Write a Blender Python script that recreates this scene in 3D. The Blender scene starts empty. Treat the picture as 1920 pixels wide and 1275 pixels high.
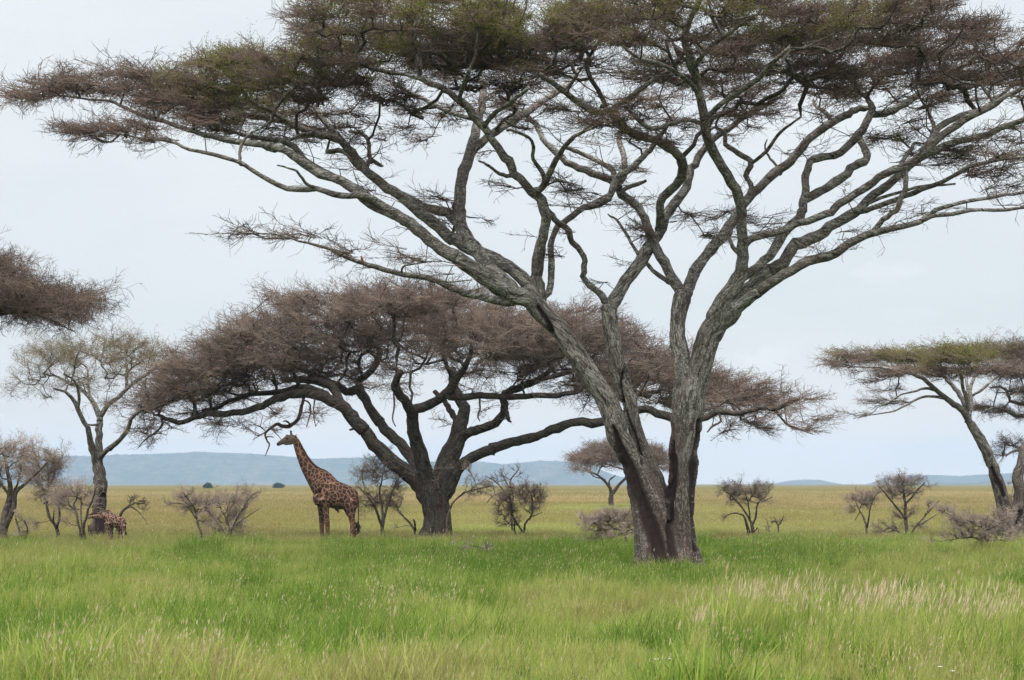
import bpy, math, random
import numpy as np
from mathutils import Vector, noise as mnoise

random.seed(7)
rng = np.random.default_rng(11)
scene = bpy.context.scene
COL = scene.collection
F = 3733.0            # focal length in photo pixels (70 mm lens, 36 mm sensor, 1920 px wide)
CX, HY = 960.0, 907.0 # picture centre column, horizon row
H = 2.6               # eye height: standing in an open safari vehicle
GR = 0.30             # usual grass height hiding the feet of things

def P(px, py, D):
    "photo direction (px,py) at distance D -> metres"
    return np.array([(px - CX) / F * D, D, H + (HY - py) / F * D])

def dist_of(py):
    "distance of a thing whose visible foot (in the grass) is on row py"
    return (H - GR) * F / (py - HY)

# ------------------------------------------------------------------ mesh helpers
def new_mesh(name, V, polys, mats, smooth=False, attrs=None):
    """V (n,3); polys: (m,k) array or list of arrays with the same k"""
    me = bpy.data.meshes.new(name)
    V = np.asarray(V, dtype=np.float32)
    polys = polys if isinstance(polys, list) else [polys]
    polys = [np.asarray(p, dtype=np.int32) for p in polys if len(p)]
    nl = sum(p.size for p in polys); nf = sum(len(p) for p in polys)
    me.vertices.add(len(V)); me.vertices.foreach_set('co', V.ravel())
    me.loops.add(nl); me.loops.foreach_set('vertex_index', np.concatenate([p.ravel() for p in polys]))
    me.polygons.add(nf)
    tot = np.concatenate([np.full(len(p), p.shape[1], dtype=np.int32) for p in polys])
    st = np.concatenate([[0], np.cumsum(tot)[:-1]]).astype(np.int32)
    me.polygons.foreach_set('loop_start', st)
    me.polygons.foreach_set('loop_total', tot)
    if smooth:
        me.polygons.foreach_set('use_smooth', np.ones(nf, dtype=bool))
    for m in mats: me.materials.append(m)
    for k, a in (attrs or {}).items():
        a = np.asarray(a, dtype=np.float32)
        if a.ndim == 2:
            at = me.attributes.new(k, 'FLOAT_VECTOR', 'POINT'); at.data.foreach_set('vector', a.ravel())
        else:
            at = me.attributes.new(k, 'FLOAT', 'POINT'); at.data.foreach_set('value', a)
    me.update(calc_edges=True)
    me.validate()
    return me

def link(name, me, parent=None, loc=None):
    o = bpy.data.objects.new(name, me); COL.objects.link(o)
    if parent is not None: o.parent = parent
    if loc is not None: o.location = loc
    return o

def tag(o, label, cat, group=None, kind=None):
    if label: o['label'] = label
    if cat: o['category'] = cat
    if group: o['group'] = group
    if kind: o['kind'] = kind
    return o

def thing(name, label, cat, loc, group=None):
    o = bpy.data.objects.new(name, None); COL.objects.link(o)
    o.empty_display_size = 0.2
    o.location = loc
    return tag(o, label, cat, group)

def child(name, V, polys, mats, parent, smooth=False, attrs=None):
    "mesh given in world metres, stored relative to its parent"
    base = np.array(parent.location) if parent is not None else 0
    p = parent
    while p is not None and p.parent is not None:
        p = p.parent; base = base + np.array(p.location)
    me = new_mesh(name, np.asarray(V) - base, polys, mats, smooth, attrs)
    return link(name, me, parent)

# ------------------------------------------------------------------ tubes
def catmull(pts, sub):
    pts = np.asarray(pts, float)
    if len(pts) < 3 or sub < 2: return pts
    p = np.vstack([2*pts[0]-pts[1], pts, 2*pts[-1]-pts[-2]])
    out = []
    for i in range(1, len(p)-2):
        a, b, c, d = p[i-1], p[i], p[i+1], p[i+2]
        for k in range(sub):
            t = k / sub
            out.append(0.5*((2*b)+(c-a)*t+(2*a-5*b+4*c-d)*t*t+(3*b-3*c+d-a)*t**3))
    out.append(pts[-1])
    return np.array(out)

def frames(pts):
    T = np.gradient(pts, axis=0)
    T /= np.linalg.norm(T, axis=1)[:, None] + 1e-9
    u = np.array([0., 1., 0.])
    if abs(T[0] @ u) > .9: u = np.array([1., 0, 0])
    U = []; 
    for t in T:
        u = u - t*(u @ t); u /= np.linalg.norm(u) + 1e-9; U.append(u)
    U = np.array(U); W = np.cross(T, U)
    return T, U, W

def ring_tube(pts, rad, n=10, rad2=None, rough=0.0, seed=0, cap=True, s0=0.0):
    "swept tube; returns V, [quads], bark coordinates"
    pts = np.asarray(pts, float); rad = np.asarray(rad, float)
    rad2 = rad if rad2 is None else np.asarray(rad2, float)
    T, U, W = frames(pts)
    ang = np.arange(n) * 2*math.pi/n
    r = np.random.default_rng(seed)
    L = np.concatenate([[0], np.cumsum(np.linalg.norm(np.diff(pts, axis=0), axis=1))]) + s0
    f = np.ones((len(pts), n))
    if rough:
        for k in range(5):
            m = k + 1; ph, ph2 = r.uniform(0, 7, 2); q = r.uniform(.6, 3.0)
            f += rough/(1+.4*k) * np.sin(ang[None]*m + ph + .8*np.sin(L[:, None]*q+ph2)) * np.sin(L[:, None]*q*1.7 + ph2)
        f += rough*.5*r.standard_normal(f.shape)
    off = (U[:, None]*(np.cos(ang)[None, :, None]*rad[:, None, None]) + W[:, None]*(np.sin(ang)[None, :, None]*rad2[:, None, None]))*f[:, :, None]
    V = (pts[:, None] + off).reshape(-1, 3)
    bk = off.copy(); bk[:, :, 2] += L[:, None]*0.8; bk[:, :, 0] += seed*.37 % 5
    i = np.arange(len(pts)-1)[:, None]*n; j = np.arange(n)[None]; j2 = (j+1) % n
    Q = np.stack([i+j, i+j2, i+n+j2, i+n+j], -1).reshape(-1, 4)
    bk = bk.reshape(-1, 3)
    polys = [Q]
    if cap:
        a = len(V); V = np.vstack([V, pts[:1], pts[-1:] + T[-1:]*rad[-1]*.4]); bk = np.vstack([bk, bk[:1], bk[-1:]])
        jj = np.arange(n); b = (len(pts)-1)*n
        polys.append(np.vstack([np.stack([np.full(n, a), (jj+1) % n, jj], -1), np.stack([np.full(n, a+1), b+jj, b+(jj+1) % n], -1)]))
    return V, polys, bk

def merge(parts):
    "list of (V, polys, attrs tuple...)"
    Vs, tris, quads, bks = [], [], [], []; o = 0
    for V, polys, bk in parts:
        for p in polys: (quads if p.shape[1] == 4 else tris).append(p + o)
        Vs.append(V); bks.append(bk); o += len(V)
    out = []
    if quads: out.append(np.vstack(quads))
    if tris: out.append(np.vstack(tris))
    return np.vstack(Vs), out, np.concatenate(bks)

def prisms(A, B, ra, rb, n=3):
    "independent thin frusta for a cloud of segments"
    A = np.asarray(A); B = np.asarray(B)
    d = B - A; L = np.linalg.norm(d, axis=1)[:, None] + 1e-9; d = d / L
    h = np.where(np.abs(d[:, 2:3]) > .8, np.array([[1., 0, 0]]), np.array([[0, 0, 1.]]))
    u = np.cross(d, h); u /= np.linalg.norm(u, axis=1)[:, None] + 1e-9
    w = np.cross(d, u)
    ang = np.arange(n)*2*math.pi/n + .3
    c = (u[:, None]*np.cos(ang)[None, :, None] + w[:, None]*np.sin(ang)[None, :, None])
    Va = A[:, None] + c*np.asarray(ra)[:, None, None]
    Vb = (B + d*np.asarray(rb)[:, None]*.6)[:, None] + c*np.asarray(rb)[:, None, None]
    V = np.concatenate([Va, Vb], 1).reshape(-1, 3)
    m = len(A); base = (np.arange(m)*2*n)[:, None, None]
    q = np.array([[k, (k+1) % n, n+(k+1) % n, n+k] for k in range(n)])[None]
    return V, (base + q).reshape(-1, 4)

# ------------------------------------------------------------------ materials
def mat(name):
    m = bpy.data.materials.new(name); m.use_nodes = True
    nt = m.node_tree; nt.nodes.clear()
    out = nt.nodes.new('ShaderNodeOutputMaterial')
    return m, nt, out
def N(nt, typ, **kw):
    n = nt.nodes.new(typ)
    for k, v in kw.items():
        if k.startswith('i_'):
            key = k[2:]; key = int(key) if key.isdigit() else key.replace('_', ' ')
            n.inputs[key].default_value = v
        else: setattr(n, k, v)
    return n
def L(nt, a, b): nt.links.new(a, b)
def ramp(nt, src, stops, interp='LINEAR'):
    r = N(nt, 'ShaderNodeValToRGB'); cr = r.color_ramp; cr.interpolation = interp
    while len(cr.elements) > 1: cr.elements.remove(cr.elements[-1])
    cr.elements[0].position = stops[0][0]; cr.elements[0].color = (*stops[0][1], 1)
    for p, c in stops[1:]:
        e = cr.elements.new(p); e.color = (*c, 1)
    L(nt, src, r.inputs[0]); return r.outputs[0]
def g3(v): return (v, v, v)
def mix(nt, fac, a, b, mode='MIX'):
    m = N(nt, 'ShaderNodeMix', data_type='RGBA', blend_type=mode)
    for s, v in ((m.inputs[0], fac), (m.inputs[6], a), (m.inputs[7], b)):
        if isinstance(v, (int, float)): s.default_value = v
        elif isinstance(v, tuple): s.default_value = (*v, 1)
        else: L(nt, v, s)
    return m.outputs[2]
def noise(nt, vec, scale, detail=4, rough=.6, dist=0.):
    n = N(nt, 'ShaderNodeTexNoise'); n.inputs['Scale'].default_value = scale
    n.inputs['Detail'].default_value = detail; n.inputs['Roughness'].default_value = rough
    n.inputs['Distortion'].default_value = dist
    if vec is not None: L(nt, vec, n.inputs['Vector'])
    return n.outputs['Fac']
def math_(nt, op, a, b=0.0, c=None, clamp=False):
    m = N(nt, 'ShaderNodeMath', operation=op, use_clamp=clamp)
    for i, v in enumerate((a, b) if c is None else (a, b, c)):
        if isinstance(v, (int, float)): m.inputs[i].default_value = v
        else: L(nt, v, m.inputs[i])
    return m.outputs[0]
def attr(nt, name, typ='GEOMETRY'):
    a = N(nt, 'ShaderNodeAttribute', attribute_name=name, attribute_type=typ); return a

def bark_mat(name, dark, mid, light, lichen=.55, scar=True, scale=1.0, bump=.6, low=0.0):
    m, nt, out = mat(name)
    v = attr(nt, 'bk').outputs['Vector']
    fis = noise(nt, v, 9*scale, 6, .7, .3)
    pat = noise(nt, v, 3.2*scale, 5, .65)
    fine = noise(nt, v, 30*scale, 3, .7)
    blot = noise(nt, v, 1.1*scale, 3, .5)
    c = ramp(nt, fis, [(.36, dark), (.5, mid), (.66, light)])
    oz = N(nt, 'ShaderNodeSeparateXYZ'); L(nt, N(nt, 'ShaderNodeTexCoord').outputs['Object'], oz.inputs[0])
    lowm = ramp(nt, math_(nt, 'ADD', math_(nt, 'MULTIPLY', oz.outputs[2], -.11), math_(nt, 'MULTIPLY_ADD', pat, 1.6, .05)), [(.22, g3(0)), (.5, g3(1))])
    c = mix(nt, math_(nt, 'MULTIPLY', lowm, low), c, (.062, .043, .036))
    lk = math_(nt, 'ADD', math_(nt, 'MULTIPLY', pat, .4), math_(nt, 'MULTIPLY', fine, .6))
    lm = ramp(nt, lk, [(lichen-.025, g3(0)), (lichen+.012, g3(1))])
    c = mix(nt, math_(nt, 'MULTIPLY', lm, math_(nt, 'MULTIPLY_ADD', lowm, -.42*min(1, low*2), .8)), c, tuple(min(1, x*1.8) for x in light))
    vo = N(nt, 'ShaderNodeTexVoronoi', feature='DISTANCE_TO_EDGE'); vo.inputs['Scale'].default_value = 7*scale
    wv = N(nt, 'ShaderNodeVectorMath', operation='MULTIPLY_ADD'); nz = N(nt, 'ShaderNodeTexNoise'); nz.inputs['Scale'].default_value = 9; L(nt, v, nz.inputs['Vector'])
    L(nt, nz.outputs['Color'], wv.inputs[0]); wv.inputs[1].default_value = (.14, .14, .14); L(nt, v, wv.inputs[2]); L(nt, wv.outputs[0], vo.inputs['Vector'])
    crack = ramp(nt, vo.outputs['Distance'], [(.0, g3(1)), (.09, g3(0))])
    c = mix(nt, math_(nt, 'MULTIPLY', crack, .75), c, dark)
    sp = ramp(nt, noise(nt, v, 7*scale, 4, .75), [(.38, g3(1)), (.44, g3(0))])
    c = mix(nt, math_(nt, 'MULTIPLY', sp, .75), c, dark)
    c = mix(nt, math_(nt, 'MULTIPLY', ramp(nt, blot, [(.45, g3(0)), (.65, g3(1))]), .45), c, (.075, .05, .042))
    if scar:
        s = attr(nt, 'scar').outputs['Fac']
        c = mix(nt, s, c, (.028, .019, .017))
    b = N(nt, 'ShaderNodeBsdfPrincipled'); b.inputs['Roughness'].default_value = .93
    b.inputs['Specular IOR Level'].default_value = .15
    L(nt, c, b.inputs['Base Color'])
    bp = N(nt, 'ShaderNodeBump'); bp.inputs['Strength'].default_value = bump; bp.inputs['Distance'].default_value = .06
    L(nt, math_(nt, 'ADD', fis, math_(nt, 'MULTIPLY', fine, .4)), bp.inputs['Height'])
    L(nt, bp.outputs[0], b.inputs['Normal']); L(nt, b.outputs[0], out.inputs[0])
    return m

def twig_mat(name, a, b_):
    m, nt, out = mat(name)
    f = attr(nt, 'var').outputs['Fac']
    c = mix(nt, f, a, b_)
    b = N(nt, 'ShaderNodeBsdfPrincipled'); b.inputs['Roughness'].default_value = .9
    b.inputs['Specular IOR Level'].default_value = .15
    L(nt, c, b.inputs['Base Color']); L(nt, b.outputs[0], out.inputs[0])
    return m

def leaf_mat(name, a, b_, tr=.4):
    m, nt, out = mat(name)
    f = attr(nt, 'var').outputs['Fac']
    c = mix(nt, f, a, b_)
    d = N(nt, 'ShaderNodeBsdfDiffuse'); t = N(nt, 'ShaderNodeBsdfTranslucent'); mx = N(nt, 'ShaderNodeMixShader'); mx.inputs[0].default_value = tr
    L(nt, c, d.inputs[0]); L(nt, c, t.inputs[0]); L(nt, d.outputs[0], mx.inputs[1]); L(nt, t.outputs[0], mx.inputs[2])
    L(nt, mx.outputs[0], out.inputs[0])
    return m

# ------------------------------------------------------------------ twig sprays
def make_spray(seed, length=1.0, sides=9, sub=3, r=.009, droop=0.0, zf=.45):
    "one twig spray: zig-zag axis with side twigs and thorny twiglets, along +X"
    g = np.random.default_rng(seed); A, B, RA, RB = [], [], [], []
    def chain(p, d, ln, n, r0, r1, wob):
        ps = [p]
        for k in range(n):
            d = d + g.normal(0, wob, 3)*np.array([1, 1, zf*1.3]); d[2] -= droop*.3; d /= np.linalg.norm(d)
            q = p + d*ln/n; t0 = k/n; t1 = (k+1)/n
            A.append(p); B.append(q); RA.append(r0+(r1-r0)*t0); RB.append(r0+(r1-r0)*t1)
            p = q; ps.append(p)
        return ps, d
    main, _ = chain(np.zeros(3), np.array([1., 0, .1]), length, 5, r, r*.45, .28)
    for k in range(sides):
        t = g.uniform(.08, 1.0)*5; i = min(4, int(t)); p = main[i] + (main[i+1]-main[i])*(t-i)
        a = g.choice([-1, 1])*g.uniform(.3, 1.05)
        dd = np.array([math.cos(a), math.sin(a), g.normal(.12, zf)]); dd /= np.linalg.norm(dd)
        ln = length*g.uniform(.3, .72)*(1-.35*t/5)
        sp, sd = chain(p, dd, ln, 3, r*.6, r*.33, .35)
        for j in range(sub):
            u = g.uniform(.15, 1)*3; i2 = min(2, int(u)); p2 = sp[i2]+(sp[i2+1]-sp[i2])*(u-i2)
            d2 = sd + g.normal(0, .6, 3)*np.array([1, 1, .8]); d2 /= np.linalg.norm(d2)
            chain(p2, d2, length*g.uniform(.10, .26), 1, r*.4, r*.25, .1)
    return np.array(A), np.array(B), np.array(RA), np.array(RB)

def basis(dirs, rg):
    X = dirs/(np.linalg.norm(dirs, axis=1)[:, None]+1e-9)
    up = np.tile([0, 0, 1.], (len(X), 1)) + rg.normal(0, .25, (len(X), 3))
    Y = np.cross(up, X); Y /= np.linalg.norm(Y, axis=1)[:, None]+1e-9
    Z = np.cross(X, Y)
    return np.stack([X, Y, Z], -1)

def place_sprays(protos, pos, dirs, scale, rg, leaves=None, rmul=None):
    "returns V, quads, var for all sprays (+ leaf points)"
    Vs, Qs, vs = [], [], []; o = 0; leafpts = []
    M = basis(dirs, rg); pick = rg.integers(0, len(protos), len(pos))
    for k, (A, B, ra, rb) in enumerate(protos):
        I = np.where(pick == k)[0]
        if not len(I): continue
        S = M[I]*scale[I][:, None, None]
        a = np.einsum('nij,mj->nmi', S, A) + pos[I][:, None]; b = np.einsum('nij,mj->nmi', S, B) + pos[I][:, None]
        rs = np.ones(len(I)) if rmul is None else rmul[I]
        V, Q = prisms(a.reshape(-1, 3), b.reshape(-1, 3), (ra[None]*rs[:, None]).ravel(), (rb[None]*rs[:, None]).ravel())
        var = np.repeat(np.clip(rg.normal(.5, .27, len(I)), 0, 1), len(A)*6)
        Vs.append(V); Qs.append(Q+o); vs.append(var); o += len(V)
        if leaves is not None:
            J = leaves[I] > rg.random(len(I))
            leafpts.append(b[J].reshape(-1, 3))
    return np.vstack(Vs), np.vstack(Qs), np.concatenate(vs), (np.vstack(leafpts) if leafpts else None)

def leaf_quads(pts, n, size, spread, rg):
    c = np.repeat(pts, n, 0) + rg.normal(0, spread, (len(pts)*n, 3))
    a = rg.normal(0, 1, c.shape); a /= np.linalg.norm(a, axis=1)[:, None]
    b = np.cross(a, rg.normal(0, 1, c.shape)); b /= np.linalg.norm(b, axis=1)[:, None]+1e-9
    s = (size*rg.uniform(.6, 1.4, len(c)))[:, None]
    V = np.stack([c-a*s, c+b*s*.4, c+a*s, c-b*s*.4], 1).reshape(-1, 3)
    Q = np.arange(len(V)).reshape(-1, 4)
    return V, Q, np.repeat(rg.random(len(c)), 4)
# ------------------------------------------------------------------ trees
def parse(s): return np.array([[float(v) for v in p.split(',')] for p in s.split()])

class Tree:
    """Skeleton in metres. Traces give photo rows/columns and widths; every limb also
    gets its own distance, so the tree is as deep as it is wide."""
    def __init__(self, name, label, cat, D, foot, seed=1, group=None):
        self.D = D; self.root = thing(name, label, cat, (float((foot-CX)/F*D), D, 0), group)
        self.nodes = []; self.par = []; self.img = []; self.fix = []; self.dep = []; self.thick = []
        self.rg = np.random.default_rng(seed); self.seed = seed; self.solid = []; self.k = 0; self.kids = []
    def trace(self, s, dend=None, dstart=None, sub=3, jit=None, solid=False, mats=None, name='branch', n=9, rough=.11, attach=True, flare=1.05):
        t = parse(s); self.k += 1
        if self.img and not solid and attach:      # start on the limb it leaves
            im = np.array(self.img); q = ((im-t[0, :2])**2).sum(1); j = int(np.argmin(q))
            if 4 < q[j] < 1600: t = np.vstack([[im[j][0], im[j][1], t[0, 2]*1.05], t])
        if dstart is None:
            if self.img:
                im = np.array(self.img); j = np.argmin(((im-t[0, :2])**2).sum(1)); dstart = self.dep[j]
            else: dstart = 0.
        if dend is None: dend = dstart
        par = -1
        if self.img:
            im = np.array(self.img); j = int(np.argmin(((im-t[0, :2])**2).sum(1) + 4*(np.array(self.dep)-dstart)**2)); par = j
        pts = catmull(t, sub)
        seg = np.concatenate([[0], np.cumsum(np.linalg.norm(np.diff(pts[:, :2], axis=0), axis=1))]); u = seg/seg[-1]
        if jit is None: jit = float(np.clip(t[:, 2].mean()*.07, .3, 1.1))
        if jit:
            w = self.rg.normal(0, jit, (len(pts), 2)); w[0] = 0; pts[:, :2] += w
        dep = dstart + (dend-dstart)*u**1.1
        W = np.array([P(a, b, self.D+d) for (a, b, _), d in zip(pts, dep)])
        rad = pts[:, 2]/2/F*(self.D+dep)
        rad = np.maximum(rad, .006)
        for i in range(len(pts)):
            self.nodes.append(W[i]); self.par.append(par if i == 0 else len(self.nodes)-2)
            self.img.append(pts[i, :2]); self.dep.append(dep[i]); self.fix.append(rad[i])
        r2 = rad.copy()
        if flare and not solid: r2[0] *= flare; r2[1] *= 1+(flare-1)*.5
        V, polys, bk = ring_tube(W, r2, n if not solid else 20, rough=rough, seed=self.seed*100+self.k)
        if solid: self.solid.append((W, rad, (V, polys, bk)))
        elif mats is not None:
            sc = np.zeros(len(V))
            self.kids.append(child(name, V, polys, [mats], self.root, True, {'bk': bk, 'scar': sc}))
        return self
    def trunk(self, m, voxel=.045, scars=(), flute=.03, name='trunk'):
        "weld the thick stems into one skin, then carve the hollows"
        V, polys, bk = merge([s[2] for s in self.solid])
        me = new_mesh('tmp', V, polys, [])
        o = link('tmp', me)
        md = o.modifiers.new('r', 'REMESH'); md.mode = 'VOXEL'; md.voxel_size = voxel; md.adaptivity = 0
        sm = o.modifiers.new('s', 'SMOOTH'); sm.iterations = 3; sm.factor = .6
        dg = bpy.context.evaluated_depsgraph_get(); ev = o.evaluated_get(dg)
        m2 = bpy.data.meshes.new_from_object(ev)
        n = len(m2.vertices); X = np.empty(n*3, np.float32); m2.vertices.foreach_get('co', X); X = X.reshape(-1, 3).astype(float)
        Nn = np.empty(n*3, np.float32); m2.vertices.foreach_get('normal', Nn); Nn = Nn.reshape(-1, 3)
        best = np.full(n, 1e9); BK = np.zeros((n, 3)); off = 0
        for W, rad, _ in self.solid:
            Ls = np.concatenate([[0], np.cumsum(np.linalg.norm(np.diff(W, axis=0), axis=1))])
            for i in range(len(W)-1):
                a, b = W[i], W[i+1]; ab = b-a; t = np.clip(((X-a) @ ab)/(ab @ ab), 0, 1)
                c = a+t[:, None]*ab; d = np.linalg.norm(X-c, axis=1)/rad[i]
                k = d < best; best[k] = d[k]
                v = (X-c)[k]; v[:, 2] += (Ls[i]+t[k]*np.linalg.norm(ab))*.27; v[:, 0] += off
                BK[k] = v
            off += 3.1
        # flutes and knots
        dsp = np.zeros(n)
        for i in range(n):
            b = BK[i]
            dsp[i] = mnoise.noise(Vector((b[0]*4.5, b[1]*4.5, b[2]*3)))*flute + mnoise.noise(Vector((b[0]*14, b[1]*14, b[2]*9)))*flute*.55
        scar = np.zeros(n); groove = np.zeros(n)
        for s in scars:
            q = parse(s)   # x, y, width
            xp = CX + X[:, 0]/X[:, 1]*F; yp = HY - (X[:, 2]-H)/X[:, 1]*F
            dd = np.full(n, 1e9)
            for i in range(len(q)-1):
                a, b = q[i, :2], q[i+1, :2]; ab = b-a
                t = np.clip(((xp-a[0])*ab[0]+(yp-a[1])*ab[1])/(ab @ ab), 0, 1)
                w = q[i, 2]+(q[i+1, 2]-q[i, 2])*t
                wig = np.array([mnoise.noise(Vector((x*.05, y*.03, 1.7))) for x, y in zip(xp, yp)])*5 if i == 0 else wig
                d = np.hypot(xp+wig-(a[0]+t*ab[0]), yp-(a[1]+t*ab[1]))/(w/2)
                dd = np.minimum(dd, d)
            g = np.clip(1.35-dd, 0, 1)*(Nn[:, 1] < .25)
            scar = np.maximum(scar, np.clip(g*2.2, 0, 1)); groove = np.maximum(groove, np.clip(g, 0, 1))
        X2 = X + Nn*(dsp - groove*.17)[:, None]
        low = np.clip(1-X[:, 2]/1.2, 0, 1)**2
        X2 = X2 + Nn*(low*.12)[:, None]*np.array([1, 1, 0])
        nq = len(m2.polygons); ls = np.empty(len(m2.loops), np.int32); m2.loops.foreach_get('vertex_index', ls)
        ct = np.empty(nq, np.int32); m2.polygons.foreach_get('loop_total', ct)
        assert (ct == 4).all()
        bpy.data.objects.remove(o); 
        self.trunk_obj = child(name, X2, ls.reshape(-1, 4), [m], self.root, True, {'bk': BK, 'scar': scar})
        return self.trunk_obj
    def simple_trunk(self, m, name='trunk'):
        V, polys, bk = merge([s[2] for s in self.solid])
        return child(name, V, polys, [m], self.root, True, {'bk': bk, 'scar': np.zeros(len(V))})
    def crown(self, pads, tm, bm, lm=None, px_area=330., per=4, length=1.0, r=.009, protos=None, twigname='crown',
              rtip=.011, minr=.0, out=.5, zflat=.35, up=.05, exclude=0, seg=.5, rexp=.42, sprayseed=5, droop=0., rmax=.16,
              stray=0, sides=9, subs=3, sz=.45, leafsize=.022, nleaf=3, green_floor=0.0, lspread=.05):
        """pads: (x, y, rx, ry, depth, depth radius, density, green). Branchlets are grown from the
        limbs to points scattered through the pads; twig sprays sit on the branchlets."""
        rg = self.rg; A = []; G = []
        for p in pads:
            x, y, rx, ry, d, dr = p[:6]; dn = p[6] if len(p) > 6 else 1.; gr = p[7] if len(p) > 7 else 0.
            n = max(2, int(math.pi*rx*ry/px_area*dn))
            u = rg.normal(0, 1, (n, 3)); u /= np.linalg.norm(u, axis=1)[:, None]; u *= rg.random((n, 1))**.42
            for q in u:
                dd = d+q[2]*dr
                A.append(P(x+q[0]*rx, y+q[1]*ry, self.D+dd)); G.append(gr)
        npad = len(A)
        if stray:      # odd shoots along the bare limbs
            c_ = [i for i in range(len(self.nodes)) if .02 < self.fix[i] < .15]
            for i in rg.choice(c_, stray):
                v_ = rg.normal(0, 1, 3); v_[2] = abs(v_[2])*.6; A.append(self.nodes[i] + v_/np.linalg.norm(v_)*rg.uniform(.3, 1.1)); G.append(-1.)
        A = np.array(A); G = np.array(G)
        nodes = np.array(self.nodes); nn = len(nodes); par = list(self.par)
        ok = np.array([f < rmax for f in self.fix])
        cap = nn + len(A)*14; X = np.full((cap, 3), 1e6); X[:nn] = nodes
        pen = np.full(cap, 0.); pen[:nn][~ok] = 4.0
        d0 = np.array([np.sqrt(((nodes[ok]-a)**2).sum(1)).min() for a in A]) if ok.any() else np.array([np.sqrt(((nodes-a)**2).sum(1)).min() for a in A])
        tips = []; n = nn; tg = []
        for i in np.argsort(d0):
            a = A[i]; dv = X[:n]-a
            c = np.sqrt((dv**2).sum(1)) + pen[:n] + .5*np.maximum(0, dv[:, 2]) 
            j = int(np.argmin(c)); s = X[j]; dist = np.linalg.norm(a-s)
            k = min(13, max(1, int(math.ceil(dist/seg)))); pv = j
            side = rg.normal(0, 1, 3); bow = rg.normal(0, .10)*dist
            for q in range(1, k+1):
                t = q/k; pt = s+(a-s)*t + side*bow*math.sin(t*math.pi)*.7 + rg.normal(0, .07, 3)*min(1, dist)*(1 if q < k else 0)*seg*2
                pt[2] -= math.sin(t*math.pi)*.06*dist
                X[n] = pt; par.append(pv); pv = n; n += 1
            tips.append(pv); tg.append(G[i])
        X = X[:n]; par = np.array(par); cnt = np.zeros(n)
        cnt[np.array(tips)] = 1
        for i in range(n-1, -1, -1):
            if par[i] >= 0 and par[i] < i: cnt[par[i]] += cnt[i]
        idx = np.arange(nn, n); idx = idx[par[idx] >= 0]
        rad = rtip*np.maximum(cnt, 1)**rexp
        fixr = np.array(self.fix)
        pa = par[idx]; ra = np.where(pa >= nn, rad[pa], np.minimum(rad[idx]*1.25, fixr[np.minimum(pa, nn-1)]*.85)); rb = rad[idx]
        ra = np.minimum(ra, rb*1.6)
        V, Q = prisms(X[pa], X[idx], ra, rb, 5)
        bkv = V.copy(); bkv[:, 2] *= .3
        me_parts = (V, Q, bkv)
        # sprays on branchlet ends and along thin branchlets
        axis = np.array(self.root.location); 
        cand = idx[rad[idx] < rtip*2.6]
        tips = np.array(tips); tg = np.array(tg); rep = np.where(tg < 0, 1, per); tg0 = np.maximum(tg, 0)
        end = np.repeat(tips, rep); extra = rg.choice(cand, int(len(end)*.35)) if len(cand) else np.array([], int)
        src = np.concatenate([end, extra]).astype(int)
        g_all = np.concatenate([np.repeat(tg0, rep), np.zeros(len(extra))])
        bd = X[src]-X[np.maximum(par[src], 0)]; bd /= np.linalg.norm(bd, axis=1)[:, None]+1e-9
        o = X[src]-axis; o[:, 2] = 0; o /= np.linalg.norm(o, axis=1)[:, None]+1e-9
        dr = bd*.55 + o*out + rg.normal(0, .42, bd.shape); dr[:, 2] = dr[:, 2]*zflat + up - droop*rg.random(len(dr))
        sc = rg.uniform(.55, 1.35, len(src))*length
        protos = protos or [make_spray(sprayseed+i, 1.0, sides=sides, sub=subs, r=r, droop=droop, zf=sz) for i in range(9)]
        pos = X[src] - dr/(np.linalg.norm(dr, axis=1)[:, None]+1e-9)*sc[:, None]*.25
        Vt, Qt, vt, lp = place_sprays(protos, pos, dr, sc, rg, leaves=np.maximum(g_all, green_floor) if lm else None)
        nb = len(V); allV = np.vstack([V, Vt]); allQ = np.vstack([Q, Qt+nb])
        c = child(twigname, allV, allQ, [tm, bm], self.root, False, {'var': np.concatenate([np.zeros(nb), vt]), 'bk': np.vstack([bkv, np.zeros((len(Vt), 3))])})
        mi = np.zeros(len(allQ), np.int32); mi[:len(Q)] = 1; c.data.polygons.foreach_set('material_index', mi)
        if lm is not None and lp is not None and len(lp):
            Vl, Ql, vl = leaf_quads(lp, nleaf, leafsize, lspread, rg)
            child('foliage', Vl, Ql, [lm], self.root, False, {'var': vl})
        print(self.root.name, 'tips', len(tips), 'sprays', len(src), 'twig faces', len(Qt))
        return c
HAZE = 1.0e-4
M_BARK = bark_mat('grey_lichened_bark', (.028, .023, .021), (.135, .128, .114), (.235, .232, .205), .53, low=.95)
M_BARK2 = bark_mat('dark_rough_bark', (.022, .018, .016), (.070, .062, .052), (.13, .122, .10), .62, bump=.8)
M_BARKT = bark_mat('thin_branch_bark', (.026, .021, .019), (.085, .076, .066), (.15, .145, .125), .58)
M_BARKS = bark_mat('shrub_bark', (.04, .03, .026), (.10, .082, .070), (.20, .18, .155), .62, bump=.2)
M_TWIG = twig_mat('brown_twigs', (.052, .037, .029), (.155, .113, .088))
M_TWIG2 = twig_mat('dry_reddish_twigs', (.070, .052, .042), (.200, .150, .122))
M_TWIGS = twig_mat('pale_shrub_twigs', (.13, .10, .082), (.38, .31, .262))
M_TWIGG = twig_mat('greenish_twigs', (.10, .082, .055), (.20, .165, .115))
M_LEAF = leaf_mat('young_acacia_leaves', (.095, .108, .018), (.215, .22, .045))
M_LEAFD = leaf_mat('small_dull_leaves', (.10, .10, .035), (.19, .18, .07))
M_LEAFDK = leaf_mat('dark_bush_leaves', (.02, .035, .015), (.05, .07, .03))
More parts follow.
